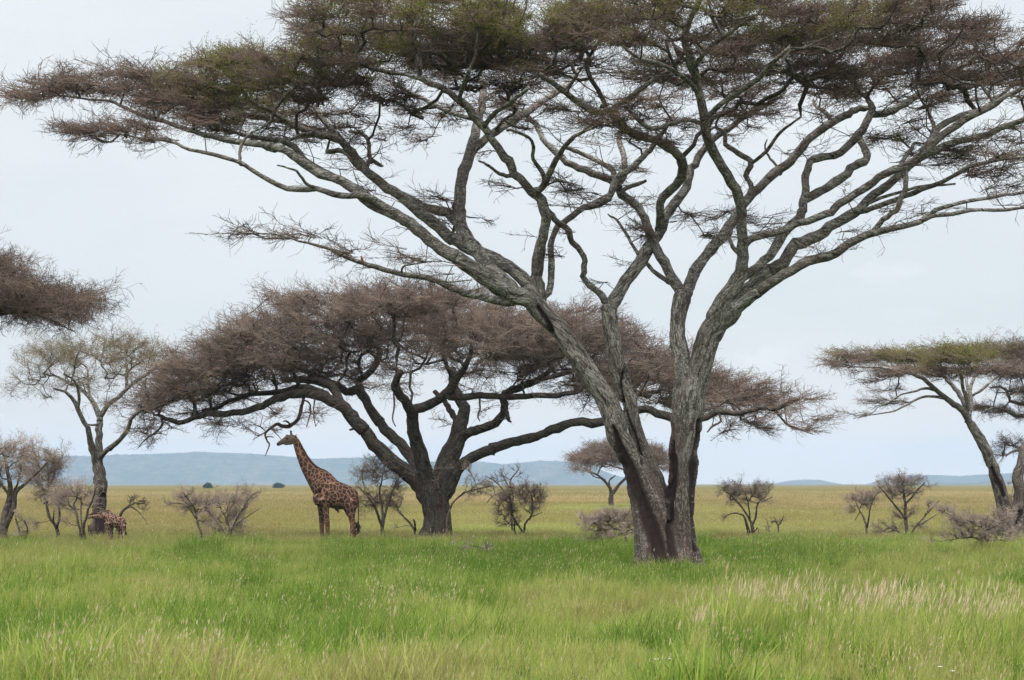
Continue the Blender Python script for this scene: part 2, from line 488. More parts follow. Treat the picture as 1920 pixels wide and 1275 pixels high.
# ------------------------------------------------------------------ camera, light, sky
cam = bpy.data.cameras.new('camera'); co = bpy.data.objects.new('camera', cam); COL.objects.link(co)
cam.lens = 70; cam.sensor_width = 36; cam.shift_y = (HY-637.5)/1920; cam.clip_end = 60000; cam.clip_start = .3
co.location = (0, 0, H); co.rotation_euler = (math.pi/2, 0, 0); scene.camera = co

SUN_EL, SUN_AZ = math.radians(62), math.radians(205)   # high, behind the camera's left shoulder
sun = bpy.data.lights.new('sun', 'SUN'); so = bpy.data.objects.new('sun', sun); COL.objects.link(so)
sun.energy = 1.5; sun.angle = math.radians(22); sun.color = (1, .96, .9)
so.rotation_euler = Vector((-math.sin(SUN_AZ)*math.cos(SUN_EL), -math.cos(SUN_AZ)*math.cos(SUN_EL), -math.sin(SUN_EL))).to_track_quat('-Z', 'Y').to_euler()

w = bpy.data.worlds.new('World'); scene.world = w; w.use_nodes = True; nt = w.node_tree; nt.nodes.clear()
wo = nt.nodes.new('ShaderNodeOutputWorld'); bg = nt.nodes.new('ShaderNodeBackground'); bg.inputs['Strength'].default_value = .1
sky = N(nt, 'ShaderNodeTexSky', sky_type='NISHITA'); sky.sun_disc = False; sky.sun_elevation = SUN_EL; sky.sun_rotation = SUN_AZ
sky.dust_density = 2.0
tc = N(nt, 'ShaderNodeTexCoord'); dirv = tc.outputs['Generated']
sx = N(nt, 'ShaderNodeSeparateXYZ'); L(nt, dirv, sx.inputs[0])
el = math_(nt, 'MAXIMUM', sx.outputs[2], 0.0)
cloud = ramp(nt, math_(nt, 'POWER', el, .6), [(0, (7.5, 6.75, 5.9)), (.10, (7.1, 6.55, 5.9)), (.145, (6.5, 6.25, 5.95)), (.22, (5.8, 6.02, 6.08)), (.42, (6.4, 6.62, 6.7)), (.56, (12.5, 12.5, 12.4)), (.75, (25, 24.8, 24.5)), (1, (34, 33.5, 33))])
mp = N(nt, 'ShaderNodeMapping'); mp.inputs['Scale'].default_value = (1, 1, 3.2); L(nt, dirv, mp.inputs[0])
cn = noise(nt, mp.outputs[0], 5.5, 6, .55, .4)
cf = ramp(nt, cn, [(.3, (.94, .952, .965)), (.5, (1, 1, 1)), (.7, (1.05, 1.045, 1.035))])
cloud = mix(nt, 1.0, cloud, cf, 'MULTIPLY')
# two small brighter cumulus heads in the veil
for (cx_, cy_, rx_, ry_, st_) in ((1425, 672, 85, 36, .065), (1655, 508, 90, 22, .05), (1720, 590, 90, 18, .025)):
    v = Vector(((cx_-CX)/F, 1, (HY-cy_)/F)).normalized()
    sb = N(nt, 'ShaderNodeVectorMath', operation='SUBTRACT'); L(nt, dirv, sb.inputs[0]); sb.inputs[1].default_value = v
    m2 = N(nt, 'ShaderNodeVectorMath', operation='MULTIPLY'); L(nt, sb.outputs[0], m2.inputs[0]); m2.inputs[1].default_value = (F/rx_, F/rx_*.2, F/ry_)
    ln = N(nt, 'ShaderNodeVectorMath', operation='LENGTH'); L(nt, m2.outputs[0], ln.inputs[0])
    wob = math_(nt, 'MULTIPLY', math_(nt, 'SUBTRACT', noise(nt, dirv, 60, 5, .6), .5), 2.2)
    f_ = ramp(nt, math_(nt, 'ADD', ln.outputs['Value'], wob), [(.2, g3(1)), (1.25, g3(0))], 'EASE')
    cloud = mix(nt, math_(nt, 'MULTIPLY', f_, st_*4.2), cloud, (7.6, 7.7, 7.75))
c = mix(nt, .9, sky.outputs[0], cloud)
L(nt, c, bg.inputs[0]); L(nt, bg.outputs[0], wo.inputs[0])
scene.view_settings.view_transform = 'Standard'; scene.view_settings.look = 'None'
scene.view_settings.exposure = 0.5; scene.view_settings.gamma = 1
cy = scene.cycles; cy.max_bounces = 6; cy.diffuse_bounces = 3; cy.transparent_max_bounces = 8; cy.volume_bounces = 1
try: cy.use_denoising = True; cy.denoiser = 'OPENIMAGEDENOISE'; cy.denoising_input_passes = 'RGB_ALBEDO_NORMAL'; cy.denoising_prefilter = 'NONE'
except Exception: pass

# ------------------------------------------------------------------ ground
FIELD = 9500.
def field_tint(x, y):
    "0 lush green .. 1 straw, as the plain is coloured from place to place"
    px = CX + x/y*F; py = HY + (H-GR)*F/y
    n1 = mnoise.noise(Vector((x*.045, y*.03, 3.1))); n2 = mnoise.noise(Vector((x*.16, y*.1, 8.2))); n3 = mnoise.noise(Vector((x*.012, y*.008, 1.0)))
    if y < 84+22*n1+9*n2:
        t = .27 + .33*n1 + .26*n2
        if py < 1085: t -= .08
        if px < 600 and py < 1090: t += .14
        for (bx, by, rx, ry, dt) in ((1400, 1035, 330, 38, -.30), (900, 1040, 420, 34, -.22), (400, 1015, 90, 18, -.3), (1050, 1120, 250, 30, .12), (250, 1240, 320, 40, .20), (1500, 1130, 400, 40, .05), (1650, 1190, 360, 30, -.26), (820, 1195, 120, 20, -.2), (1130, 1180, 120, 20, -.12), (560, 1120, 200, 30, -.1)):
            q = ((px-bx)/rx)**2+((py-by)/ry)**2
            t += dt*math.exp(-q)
    else:
        t = .51 + .15*min(1, (y-86)/30) + .2*min(1, max(0, y-110)/160) + .16*n1 + .10*n2 + .22*n3
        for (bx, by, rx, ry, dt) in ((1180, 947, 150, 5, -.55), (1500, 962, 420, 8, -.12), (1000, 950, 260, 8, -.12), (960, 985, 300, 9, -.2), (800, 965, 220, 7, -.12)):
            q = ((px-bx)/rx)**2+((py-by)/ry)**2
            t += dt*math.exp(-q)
    return max(0., min(1., t))

m_ground, nt, out = mat('plain_soil_and_grass')
gt = N(nt, 'ShaderNodeTexCoord').outputs['Object']
sp = N(nt, 'ShaderNodeSeparateXYZ'); L(nt, gt, sp.inputs[0])
mp = N(nt, 'ShaderNodeMapping'); mp.inputs['Scale'].default_value = (1, .5, 1); L(nt, gt, mp.inputs[0])
n1 = noise(nt, mp.outputs[0], .012, 6, .65); n2 = noise(nt, mp.outputs[0], .6, 5, .7); n3 = noise(nt, gt, 6, 4, .7)
far = math_(nt, 'MULTIPLY_ADD', sp.outputs[1], 1/55., -90/55., clamp=True)
straw = ramp(nt, math_(nt, 'ADD', math_(nt, 'MULTIPLY', n1, .6), math_(nt, 'MULTIPLY', n2, .4)), [(.34, (.072, .072, .022)), (.47, (.098, .084, .027)), (.58, (.115, .089, .031)), (.7, (.122, .094, .036))])
green = ramp(nt, n3, [(.35, (.02, .03, .008)), (.55, (.04, .06, .016)), (.75, (.08, .08, .03))])
gc = mix(nt, far, green, straw)
b = N(nt, 'ShaderNodeBsdfPrincipled'); b.inputs['Roughness'].default_value = 1; b.inputs['Specular IOR Level'].default_value = 0
L(nt, gc, b.inputs['Base Color']); L(nt, b.outputs[0], out.inputs[0])
gx = np.array([-FIELD, -800, -60, 60, 800, FIELD]); gy = np.array([-100., 20, 100, 400, 2000, FIELD])
X, Y = np.meshgrid(gx, gy); GV = np.stack([X.ravel(), Y.ravel(), np.zeros(X.size)], -1)
i, j = np.meshgrid(np.arange(5), np.arange(5)); k = (j*6+i).ravel()
tag(link('ground', new_mesh('ground', GV, np.stack([k, k+1, k+7, k+6], -1), [m_ground])), None, None, kind='structure')

# ------------------------------------------------------------------ hills
m_hill, nt, out = mat('wooded_hill')
gt = N(nt, 'ShaderNodeTexCoord').outputs['Object']
hc = ramp(nt, noise(nt, gt, .02, 8, .75), [(.35, (.022, .030, .024)), (.5, (.05, .055, .04)), (.65, (.10, .09, .065))])
b = N(nt, 'ShaderNodeBsdfDiffuse'); L(nt, hc, b.inputs[0]); L(nt, b.outputs[0], out.inputs[0])
def ridge(name, prof, D, depth, tooth, seed):
    q = parse(prof); xs = np.arange(q[0, 0], q[-1, 0]+1, 2.0); top = np.interp(xs, q[:, 0], q[:, 1])
    m = 26; V = []
    for r_ in range(m):
        v = r_/(m-1); d = D + depth*v
        env = math.sin(min(1, v*1.9)*math.pi/2)**.8 if v < .55 else math.cos((v-.55)/.45*math.pi/2)**.6 if v < 1 else 0
        for a, t in zip(xs, top):
            hgt = max(0, (HY-t))/F*D*1.06
            nz = mnoise.noise(Vector((a*.02, v*4, seed)))*.16*math.sin(v*math.pi) + mnoise.noise(Vector((a*.09, v*11, seed)))*.05
            z = hgt*env*(1+nz*(1 if env < .97 else .12)) + (mnoise.noise(Vector((a*.5, v*30, seed)))*tooth if hgt > 6 else 0)
            V.append(((a-CX)/F*D*(1+.0*v), d, z-2))
    n = len(xs); i, j = np.meshgrid(np.arange(n-1), np.arange(m-1)); k = (j*n+i).ravel()
    tag(link(name, new_mesh(name, np.array(V), np.stack([k, k+1, k+n+1, k+n], -1), [m_hill], True)), None, None, kind='structure')
ridge('hills', '-700,880 -400,862 -150,855 0,851 120,850 200,847 300,842 400,845 470,850 560,856 640,853 700,858 780,862 830,861 894,861 945,866 1007,861 1071,861 1110,866 1136,874 1168,887 1210,898 1260,905 1300,908', 7000, 1500, 2.2, 1.3)
ridge('hills', '1470,908 1490,903 1510,899 1535,897 1560,898 1580,902 1592,907', 7600, 700, 1.5, 5.1)
ridge('hills', '1722,908 1730,902 1748,890 1775,888 1830,888.5 1858,890 1880,892 1905,888 1990,884 2200,882 2400,894 2500,908', 7300, 1200, 2.0, 7.7)
ridge('hills', '1340,908 1350,906 1400,904.5 1480,905 1640,905.5 1760,904 1860,903 1900,897 1950,896 2100,904 2200,908', 5200, 300, 1.6, 9.7)

# ------------------------------------------------------------------ air
m_haze = bpy.data.materials.new('air'); m_haze.use_nodes = True; nt = m_haze.node_tree; nt.nodes.clear()
out = nt.nodes.new('ShaderNodeOutputMaterial'); pv = nt.nodes.new('ShaderNodeVolumePrincipled')
pv.inputs['Color'].default_value = (.36, .515, .73, 1); pv.inputs['Density'].default_value = HAZE
pv.inputs['Anisotropy'].default_value = 0
L(nt, pv.outputs[0], out.inputs['Volume'])
e = FIELD+50; z0, z1 = -1., 190.
hv = np.array([(x, y, z) for z in (z0, z1) for y in (-150, e) for x in (-e, e)])
hq = np.array([[0, 2, 3, 1], [4, 5, 7, 6], [0, 1, 5, 4], [2, 6, 7, 3], [0, 4, 6, 2], [1, 3, 7, 5]])
tag(link('haze', new_mesh('haze', hv, hq, [m_haze])), 'pale blue air softening the far hills', 'haze', kind='stuff')
# ------------------------------------------------------------------ the great umbrella acacia
big = Tree('acacia_tree', 'largest umbrella acacia, its two grey trunks rising in a V from the green grass', 'tree', dist_of(1050), 1258, 3)
S = dict(solid=True, rough=.05)
big.trace('1242,1072,104 1236,1045,88 1224,979,68 1208,930,60 1192,880,50 1178,848,42 1161,815,41 1135,749,39 1092,683,38 1060,636,37 1021,590,36 1000,563,36 985,545,30', dstart=-.2, dend=-.6, **S)
big.trace('1262,1010,50 1248,960,42 1232,915,40 1215,872,34 1200,834,30 1190,800,28 1179,749,29 1166,716,31 1156,683,30 1148,640,30 1143,600,29 1139,572,29', dstart=.35, dend=.9, **S)
big.trace('1284,1072,78 1281,1045,62 1279,979,54 1279,900,54 1283,850,56 1285,820,57 1289,780,60 1293,745,62 1297,712,60', dstart=.1, dend=.2, **S)
big.trace('1288,730,44 1279,685,34 1273,640,31 1271,606,31 1276,575,32 1282,552,32', dend=1.0, **S)
big.trace('1303,730,50 1315,685,45 1326,640,45 1340,602,42 1354,566,33 1378,532,29 1391,508,25', dend=-.6, **S)
big.trace('1334,625,44 1350,600,36 1380,562,31 1412,534,28 1440,508,27', dend=.1, **S)
big.trace('1347,612,32 1368,594,28 1392,571,22 1425,546,21', dend=-1.2, **S)
big.trace('1141,585,26 1148,566,26 1166,542,25 1193,501,24 1213,467,24', dend=2.0, **S)
big.trace('1003,565,34 977,558,36 943,542,34 903,516,31 856,481,28', dend=-1.8, **S)
big.trace('1008,572,30 998,545,28 967,508,25 930,488,25 883,467,25 850,448,24', dend=1.0, **S)
big.trace('1010,580,24 1012,555,24 1007,518,22 1011,474,20', dend=-.3, **S)
print('trunk...'); 
big.trunk(M_BARK, .042, scars=('1150,800,6 1163,838,16 1178,880,26 1196,925,27 1212,965,26 1226,1000,30 1242,1050,26', '1172,690,5 1165,730,6 1172,765,5 1188,810,6 1206,870,5', '1262,830,8 1259,880,20 1257,930,18', '1311,790,8 1310,840,20 1305,890,24 1303,960,16 1303,1030,10', '1010,575,8 1030,612,12 1048,645,5', '1258,930,8 1256,985,12 1262,1040,14', '1290,600,5 1292,575,8'), flute=.032)
B = dict(mats=M_BARK)
# left lower limb and its fork
big.trace('856,481,27 815,457,24 782,430,23 741,402,22 707,388,20 674,364,19 640,338,18 600,324,17 556,297,16 526,277,14 472,270,13 398,256,10 351,243,9 303,226,8 276,219,7 236,202,6 202,189,5 152,184,4 101,179,3 34,185,2', -1.0, **B)
big.trace('741,402,20 707,384,18 674,356,17 640,341,16 620,330,14 573,300,12 545,270,11 510,262,9 455,252,7 410,243,5', 3, **B)
big.trace('760,415,16 730,392,15 684,368,14 640,367,12 593,354,11 539,354,10 489,330,9 455,307,8 405,290,7 354,280,6 320,266,5 270,260,4 219,250,3.5 169,253,3 128,263,2', -3.5, **B)
big.trace('593,352,7 575,345,6 563,328,5 550,318,4 520,310,3', -3.5, **B)
big.trace('452,308,6 449,288,6 455,268,6 470,250,5 490,240,4', -2, **B)
# left upper limb
big.trace('850,448,24 822,427,22 788,398,21 751,368,20 714,344,18 684,317,17 660,287,16 640,264,15 624,258,14 587,250,13 540,229,12 479,219,11 438,206,9 398,185,7 354,169,6', 4.5, **B)
big.trace('866,432,18 839,401,18 795,388,17 768,374,15 731,354,14 700,330,12 672,312,11 645,285,10 612,285,9', 5, **B)
big.trace('684,317,10 695,300,9 712,309,7 718,310,4', 3, **B)
big.trace('695,305,9 692,285,8 690,262,7 676,250,7 655,246,5', 4, **B)
big.trace('640,264,11 618,240,11 600,215,10 590,200,9 560,190,8 525,175,7 490,160,6 465,140,5', 7, **B)
big.trace('540,229,8 500,205,8 465,185,7 440,150,6 420,140,5', 2, **B)
big.trace('587,250,8 560,255,7 540,265,6 515,285,5 470,262,4', 0, **B)
# upright dark limb behind
big.trace('957,536,26 920,505,26 890,464,26 866,430,27 861,400,25 862,364,23 868,330,22 877,297,21 889,263,20 893,236,17 903,202,15 906,169,13 900,140,10', 5.5, rough=.06, **B)
big.trace('884,285,15 900,272,15 930,246,15 977,216,14 1018,189,13 1045,172,12 1072,152,10 1085,130,8', 8, **B)
big.trace('905,190,9 935,170,9 960,155,8 1000,145,6', 9, **B)
big.trace('895,225,9 860,215,8 820,200,8 780,178,7 740,160,6', 7, **B)
# centre-left limb
big.trace('1007,518,21 1011,474,20 1021,434,20 1022,405,20 1014,374,19 997,357,18 964,327,16 955,303,16 933,276,15 906,239,15 876,202,14 849,179,13 829,165,11 798,152,9 760,140,6', -3.5, **B)
big.trace('950,330,8 930,322,6 912,308,5 897,302,4', -3, **B)
big.trace('1000,358,12 1018,350,12 1038,310,11 1055,280,10 1070,262,9 1082,253,7 1110,240,5', -5, **B)
big.trace('1022,345,9 1015,320,8 1000,300,7 1000,275,7 992,258,6 960,245,5 950,245,4', -4, **B)
big.trace('876,202,10 862,190,9 870,160,8 880,130,7', -5, **B)
big.trace('906,239,10 930,210,9 960,190,8 990,165,7', -6, **B)
big.trace('1030,548,13 1035,501,13 1032,461,12 1043,427,12 1065,411,12 1092,391,12 1139,374,13 1156,334,12 1186,314,12 1213,287,11 1227,270,10 1250,235,8 1262,215,6', 3.5, **B)
big.trace('1092,391,8 1115,378,7 1142,364,7 1160,352,6', 3, **B)
big.trace('1137,568,14 1125,552,13 1105,535,12 1094,518,11 1097,490,11 1085,465,11 1070,449,11 1066,433,11 1045,415,11 1030,398,10 1015,380,9', 0, **B)
# centre limbs
big.trace('1213,467,22 1233,440,20 1250,405,18 1268,375,18 1287,350,17 1297,317,16 1315,287,14 1335,262,12 1365,240,11 1400,215,10 1440,195,9 1475,170,7', 5, **B)
big.trace('1236,434,18 1238,415,17 1238,381,17 1257,356,17 1276,332,17 1279,303,17 1264,283,17 1230,264,17 1186,247,16 1159,226,16 1146,209,16 1125,212,14 1095,199,13 1068,179,12 1041,160,10 1015,140,7', -4.5, **B)
big.trace('1146,209,12 1160,195,10 1185,180,10 1225,150,9 1260,130,7', -2, **B)
big.trace('1282,552,22 1270,538,22 1254,508,20 1230,467,19 1213,422,17 1196,388,16 1166,364,16 1146,340,15 1105,324,14 1075,310,13 1045,287,12 1018,260,11 1004,233,10 980,214,8 950,205,5', 6, **B)
big.trace('1150,337,11 1150,320,10 1120,303,9 1085,285,8 1060,275,7', 5, **B)
big.trace('1260,530,9 1247,525,9 1215,497,8 1193,471,7 1178,445,6 1156,413,5 1140,402,3', 4, **B)
big.trace('1160,345,12 1170,330,12 1172,310,11 1168,285,11 1160,262,10 1165,240,8', 5, **B)
# right-centre limb from the middle stem
big.trace('1284,552,25 1292,535,24 1302,509,22 1324,477,21 1354,444,20 1375,415,19 1395,381,18 1422,354,17 1455,324,17 1482,300,17 1516,263,16 1550,236,15 1583,219,14 1604,206,12 1630,200,10', 5.5, **B)
big.trace('1405,372,12 1408,344,11 1398,330,11 1407,303,11 1383,287,10 1361,270,9 1357,249,8 1341,239,6', 3, **B)
big.trace('1408,306,7 1438,283,7 1459,253,6 1482,233,5 1502,219,4', 2, **B)
big.trace('1464,328,6 1455,310,5 1440,292,4 1434,275,4 1438,262,2.5', 4, **B)
big.trace('1560,232,9 1550,212,8 1530,200,7 1525,188,5', 6, **B)
# dark limb that climbs straight to the crown
big.trace('1391,508,24 1394,467,22 1391,417,20 1391,394,20 1378,357,19 1357,313,19 1331,272,19 1321,219,18 1311,169,17 1297,118,16 1284,67,14 1298,27,12 1320,-10,10', -5.5, rough=.06, **B)
big.trace('1322,225,11 1345,200,11 1380,175,11 1420,150,10 1445,120,9 1480,90,7', -6, **B)
big.trace('1311,180,10 1290,150,9 1250,125,8 1200,110,6', -6, **B)
big.trace('1300,128,10 1330,90,9 1370,60,8 1410,30,6', -7, **B)
big.trace('1325,235,9 1290,225,9 1250,235,8 1215,240,8 1170,200,6', -4, **B)
big.trace('1391,480,9 1378,468,8 1368,450,7 1372,430,5', -1, **B)
# right limbs
big.trace('1391,518,20 1415,505,18 1442,479,18 1469,440,17 1499,407,17 1506,384,16 1511,354,15 1513,320,15 1523,299,15 1556,294,15 1583,280,15 1610,250,15 1628,222,14 1634,195,11 1620,178,9 1590,165,7', 2.5, **B)
big.trace('1508,375,15 1543,357,17 1577,334,17 1604,310,17 1626,298,15 1618,278,13 1612,258,12', 3.5, **B)
big.trace('1632,214,14 1660,212,14 1684,202,14 1718,179,13 1752,148,11 1786,135,9 1820,120,6', 6, **B)
big.trace('1395,462,15 1412,447,14 1449,437,14 1496,420,14 1550,402,14 1572,384,14 1624,350,15 1661,327,15 1705,307,15 1728,290,15 1769,253,14 1806,225,13 1853,202,12 1885,182,10 1920,165,8', -3.5, **B)
big.trace('1440,508,24 1469,491,23 1492,456,23 1533,442,22 1567,420,20 1604,397,18 1637,366,17 1678,337,15 1711,307,14 1769,276,14 1853,249,12 1920,226,10 2010,190,7', 1.5, **B)
big.trace('1425,546,20 1469,515,19 1516,491,18 1567,474,17 1600,454,17 1634,437,16 1668,430,12 1718,417,10 1735,408,9 1769,388,8 1836,374,7 1887,364,6 1930,360,5 2020,345,3', -5, **B)
big.trace('1725,415,8 1755,404,8 1785,402,8 1820,394,7 1887,393,6 1960,385,4', -6, **B)
big.trace('1636,434,11 1655,412,11 1680,394,11 1690,370,10 1698,352,9 1699,326,8 1697,312,7', -3, **B)
big.trace('1600,397,10 1624,394,10 1664,381,10 1712,361,10 1769,340,9 1819,313,8 1870,300,7 1940,292,5', -5, **B)
big.trace('1560,425,11 1580,405,10 1610,390,8 1650,372,6 1720,352,6 1790,345,4', 2, **B)
big.trace('1690,305,8 1705,285,8 1713,270,6 1725,268,5', 2, **B)
big.trace('1728,290,14 1760,240,13 1790,222,12 1830,208,10 1870,185,8 1905,150,6', 5, **B)
big.trace('1745,262,9 1752,238,8 1742,215,8 1745,190,7 1738,175,6', 6, **B)
# low limb on the left
big.trace('960,568,15 935,565,14 910,558,14 869,548,13 829,531,12 802,521,11 755,515,10 707,501,9 680,494,9 640,478,8 610,464,6 560,452,4 520,440,3 480,437,2.5 430,432,1.6', -4.5, **B)
big.trace('754,511,4 756,500,4 775,495,3 810,490,2.5 835,490,2', -4.5, **B)
big.trace('812,522,4 835,528,4 860,527,3 885,525,2', -4, **B)
# dead stubs
big.trace('1176,718,11 1178,700,10 1172,686,9 1180,676,7 1184,668,3', .2, **B)
big.trace('1172,355,9 1195,345,8 1212,338,5', 3, **B)
big.trace('862,398,8 853,420,7 849,440,6', 3, **B)
rgp = np.random.default_rng(5)
def autod(pads, lo=-2., k=1/28., y0=60, spread=1.5):
    "each pad becomes a few thin tiers of its own"
    out = []
    im = np.array(big.img); dp = np.array(big.dep)
    for p in pads:
        p = list(p); x, y, rx, ry = p[:4]; dn = p[4] if len(p) > 4 else 1.; gr = p[5] if len(p) > 5 else 0.
        m = max(1, int(round(ry/13.)))
        for i in range(m):
            if m == 1: xx, yy, rr, ryy = x, y, rx, ry
            else: xx = x+rgp.uniform(-.35, .35)*rx; yy = y-ry+(i+.5)*2*ry/m+rgp.normal(0, 2.5); rr = rx*rgp.uniform(.6, .95); ryy = rgp.uniform(4.5, 7.5)
            d = min(8, max(-4, lo + (yy-y0)*k)) + rgp.normal(0, spread)
            if y > 205: d = float(dp[np.argmin(((im-(x, y))**2).sum(1))]) + rgp.normal(0, .6)
            g_ = gr if m == 1 else min(1, gr*(1.3 if i < m/2 else .7))
            out.append((xx, yy, rr*.95, ryy*.95, d, 3.0 if y < 205 else 1.2, dn*(1.45 if m > 1 else 1)*(.62 if y > 205 and x > 450 else 1), g_))
    return out
pads = [(60, 178, 90, 9, 1.1), (130, 160, 80, 16), (220, 152, 100, 32), (300, 165, 90, 38), (380, 160, 110, 48, 1, .25), (440, 195, 110, 38, 1, .9), (480, 130, 80, 30, 1, .8),
 (540, 150, 100, 52, 1, .3), (600, 200, 90, 50), (640, 120, 90, 45, 1, .1), (520, 225, 90, 25, .8, .5), (350, 215, 80, 16, .6),
 (225, 243, 95, 11, 1.0), (310, 262, 60, 8, .6), (170, 250, 40, 10, 1),
 (590, 60, 55, 38, .7), (660, 30, 110, 40, 1, .3), (700, 90, 120, 45, 1, .5), (800, 30, 120, 40, 1, .5), (800, 95, 120, 45, 1.15, .1), (900, 30, 110, 26, 1.1, 1), (960, 65, 110, 24, 1.2, .9), (900, 100, 130, 38, 1.3, .1),
 (1000, 110, 120, 38, 1.2, .1), (1060, 45, 120, 36, 1, .6), (1100, 95, 120, 40, 1.1, .15), (1150, 20, 110, 35, .9, .2), (1200, 110, 110, 40, .9, .15), (1250, 40, 120, 45, .8, .2), (1330, 60, 110, 50, .8, .35),
 (1350, 130, 100, 45, .9), (1440, 30, 110, 38, .8), (1450, 100, 110, 45, 1, .1), (1540, 50, 120, 42, 1, .15), (1540, 120, 110, 40, 1.1), (1640, 50, 110, 42, 1, .2), (1640, 110, 110, 38, 1.2),
 (1740, 75, 110, 42, 1), (1750, 130, 110, 34, 1.1), (1840, 80, 90, 40, 1), (1850, 140, 100, 38, 1.1), (1930, 90, 80, 50, 1), (1920, 160, 80, 38, 1), (2020, 140, 80, 45, .7), (2080, 190, 60, 30, .6),
 (700, 170, 100, 30, .8), (690, 225, 70, 26, .7), (760, 190, 70, 28, .7), (860, 150, 90, 22, .8), (960, 160, 80, 16, .6), (1240, 165, 100, 26, .8), (1350, 200, 80, 26, .8), (1420, 180, 80, 26, .8), (1250, 210, 80, 25, .7),
 (1120, 235, 65, 13, 1.1, .15), (1200, 215, 60, 20, .7), (1500, 170, 90, 20, .7), (1440, 215, 50, 14, .5), (1190, 265, 50, 10, .3),
 (1060, 352, 50, 16, .7), (1370, 405, 85, 18, .55), (1690, 262, 60, 10, .9, .25), (1770, 285, 80, 18, .8, .2), (1850, 280, 80, 30, .8), (1830, 320, 70, 12, .7), (1910, 250, 50, 30, .8),
 (1300, 440, 50, 14, .25), (800, 490, 60, 12, .25), (560, 447, 70, 8, .22), (480, 438, 45, 5, .3), (1880, 345, 70, 12, .4), (780, 250, 50, 20, .35), (1220, 440, 40, 20, .12), (840, 385, 30, 15, .15), (640, 480, 50, 10, .15),
 (700, 265, 60, 14, .3), (820, 215, 80, 18, .45), (960, 200, 80, 16, .45), (1000, 235, 70, 14, .3), (1080, 205, 60, 16, .4), (1300, 250, 70, 20, .3), (1400, 240, 60, 16, .3), (1560, 175, 60, 16, .5), (1660, 165, 60, 14, .5), (1700, 200, 60, 16, .3), (1790, 185, 60, 16, .5), (1530, 225, 50, 12, .3), (540, 262, 60, 14, .5), (440, 240, 60, 12, .5), (620, 250, 50, 14, .4),
 (900, -50, 320, 38, .5, .3), (1400, -50, 320, 38, .5, .2), (1750, 0, 160, 25, .5)]
big.crown(autod(pads), M_TWIG, M_BARKT, M_LEAF, sz=.26, sides=8, subs=2, px_area=215, per=4, length=1.1, r=.0130, rtip=.014, rmax=.16, seg=.5, out=.6, zflat=.13, up=.03, stray=120, leafsize=.026, nleaf=4, lspread=.07)

# ------------------------------------------------------------------ the broad dark acacia behind the giraffe
t2 = Tree('acacia_tree', 'broad domed acacia with a stout dark trunk just right of the tall giraffe', 'tree', dist_of(1000), 817, 8)
t2.trace('818,1022,62 818,1000,54 818,965,50 815,935,52 812,915,54 812,900,50', dstart=0, dend=0, **S)
t2.trace('800,930,36 785,909,30 757,883,29 732,862,27 700,830,26 684,808,24', dend=-1.0, **S)
t2.trace('806,925,30 796,885,28 786,846,26 774,810,24 773,775,22', dend=-1.8, **S)
t2.trace('802,905,24 771,857,22 740,823,20 713,793,18', dend=1.8, **S)
t2.trace('820,925,34 832,903,34 848,858,30 862,820,26', dend=1.2, **S)
t2.trace('832,930,30 846,905,26 860,880,22 885,858,21 926,840,20', dend=-1., **S)
t2.trace('812,910,20 822,872,14 842,828,13 855,800,12', dend=2., **S)
t2.trunk(M_BARK2, .06, flute=.04)
B2 = dict(mats=M_BARK2, n=8)
t2.trace('684,808,24 660,781,24 640,760,22 607,745,20 573,738,18 540,742,15 508,752,14 482,766,13 438,774,12 388,777,11 354,787,10 326,791,9 303,782,7 285,775,4', -1.5, **B2)
t2.trace('303,784,6 305,795,5 295,808,4 275,822,3 258,840,1.5', -1.5, **B2)
t2.trace('620,747,14 590,732,16 560,728,15 530,735,12 500,738,10 470,740,9 430,752,8 405,765,7 380,768,5', 3, **B2)
t2.trace('640,755,16 620,725,17 590,712,15 560,712,14 530,712,10', 4, **B2)
t2.trace('713,793,19 690,760,18 674,733,18 650,735,14 620,715,13 585,700,11 550,690,8', 5, **B2)
t2.trace('677,735,14 672,715,14 690,700,13 707,680,12 715,660,9', 5, **B2)
t2.trace('773,780,20 765,757,19 745,735,16 742,715,14 752,695,11', -4, **B2)
t2.trace('776,768,18 800,760,18 828,745,18 845,728,17 860,705,14 876,680,11 885,650,8', -4, **B2)
t2.trace('855,800,11 854,785,12 842,767,12 833,752,11 815,735,9', 4, **B2)
t2.trace('862,820,25 866,791,25 872,770,22 862,750,20 850,720,16 852,690,12', 3, **B2)
t2.trace('866,822,18 885,810,18 907,803,17 935,785,16 948,765,14 943,744,14 960,732,14 985,722,14 1011,710,12 1035,690,8', -2, **B2)
t2.trace('842,744,12 870,745,12 900,742,12 943,744,12 985,743,11 1045,740,10 1082,734,8 1095,720,6', -3, **B2)
t2.trace('1078,735,8 1085,722,8 1070,722,5 1050,715,3', -3, **B2)
t2.trace('926,840,20 960,830,19 990,822,18 1015,815,17 1036,806,17 1071,793,17 1130,790,16 1193,768,15 1220,771,15 1254,783,15 1290,795,14 1317,788,13 1347,772,11 1388,774,10 1425,765,9 1459,766,8 1486,752,7 1500,745,4', -4, **B2)
t2.trace('1455,766,5 1462,780,4 1475,795,4 1500,805,2.5 1525,815,1.5', -4, **B2)
t2.trace('1347,775,4 1352,790,4 1335,800,4 1326,810,2.5', -4.2, **B2)
t2.trace('1011,712,9 1060,700,9 1110,690,8 1170,700,7 1220,705,5', 2, **B2)
t2.trace('948,770,9 953,786,7 958,791,3', -2, **B2)
t2.trace('690,800,8 676,802,7 655,806,4', -1, **B2)
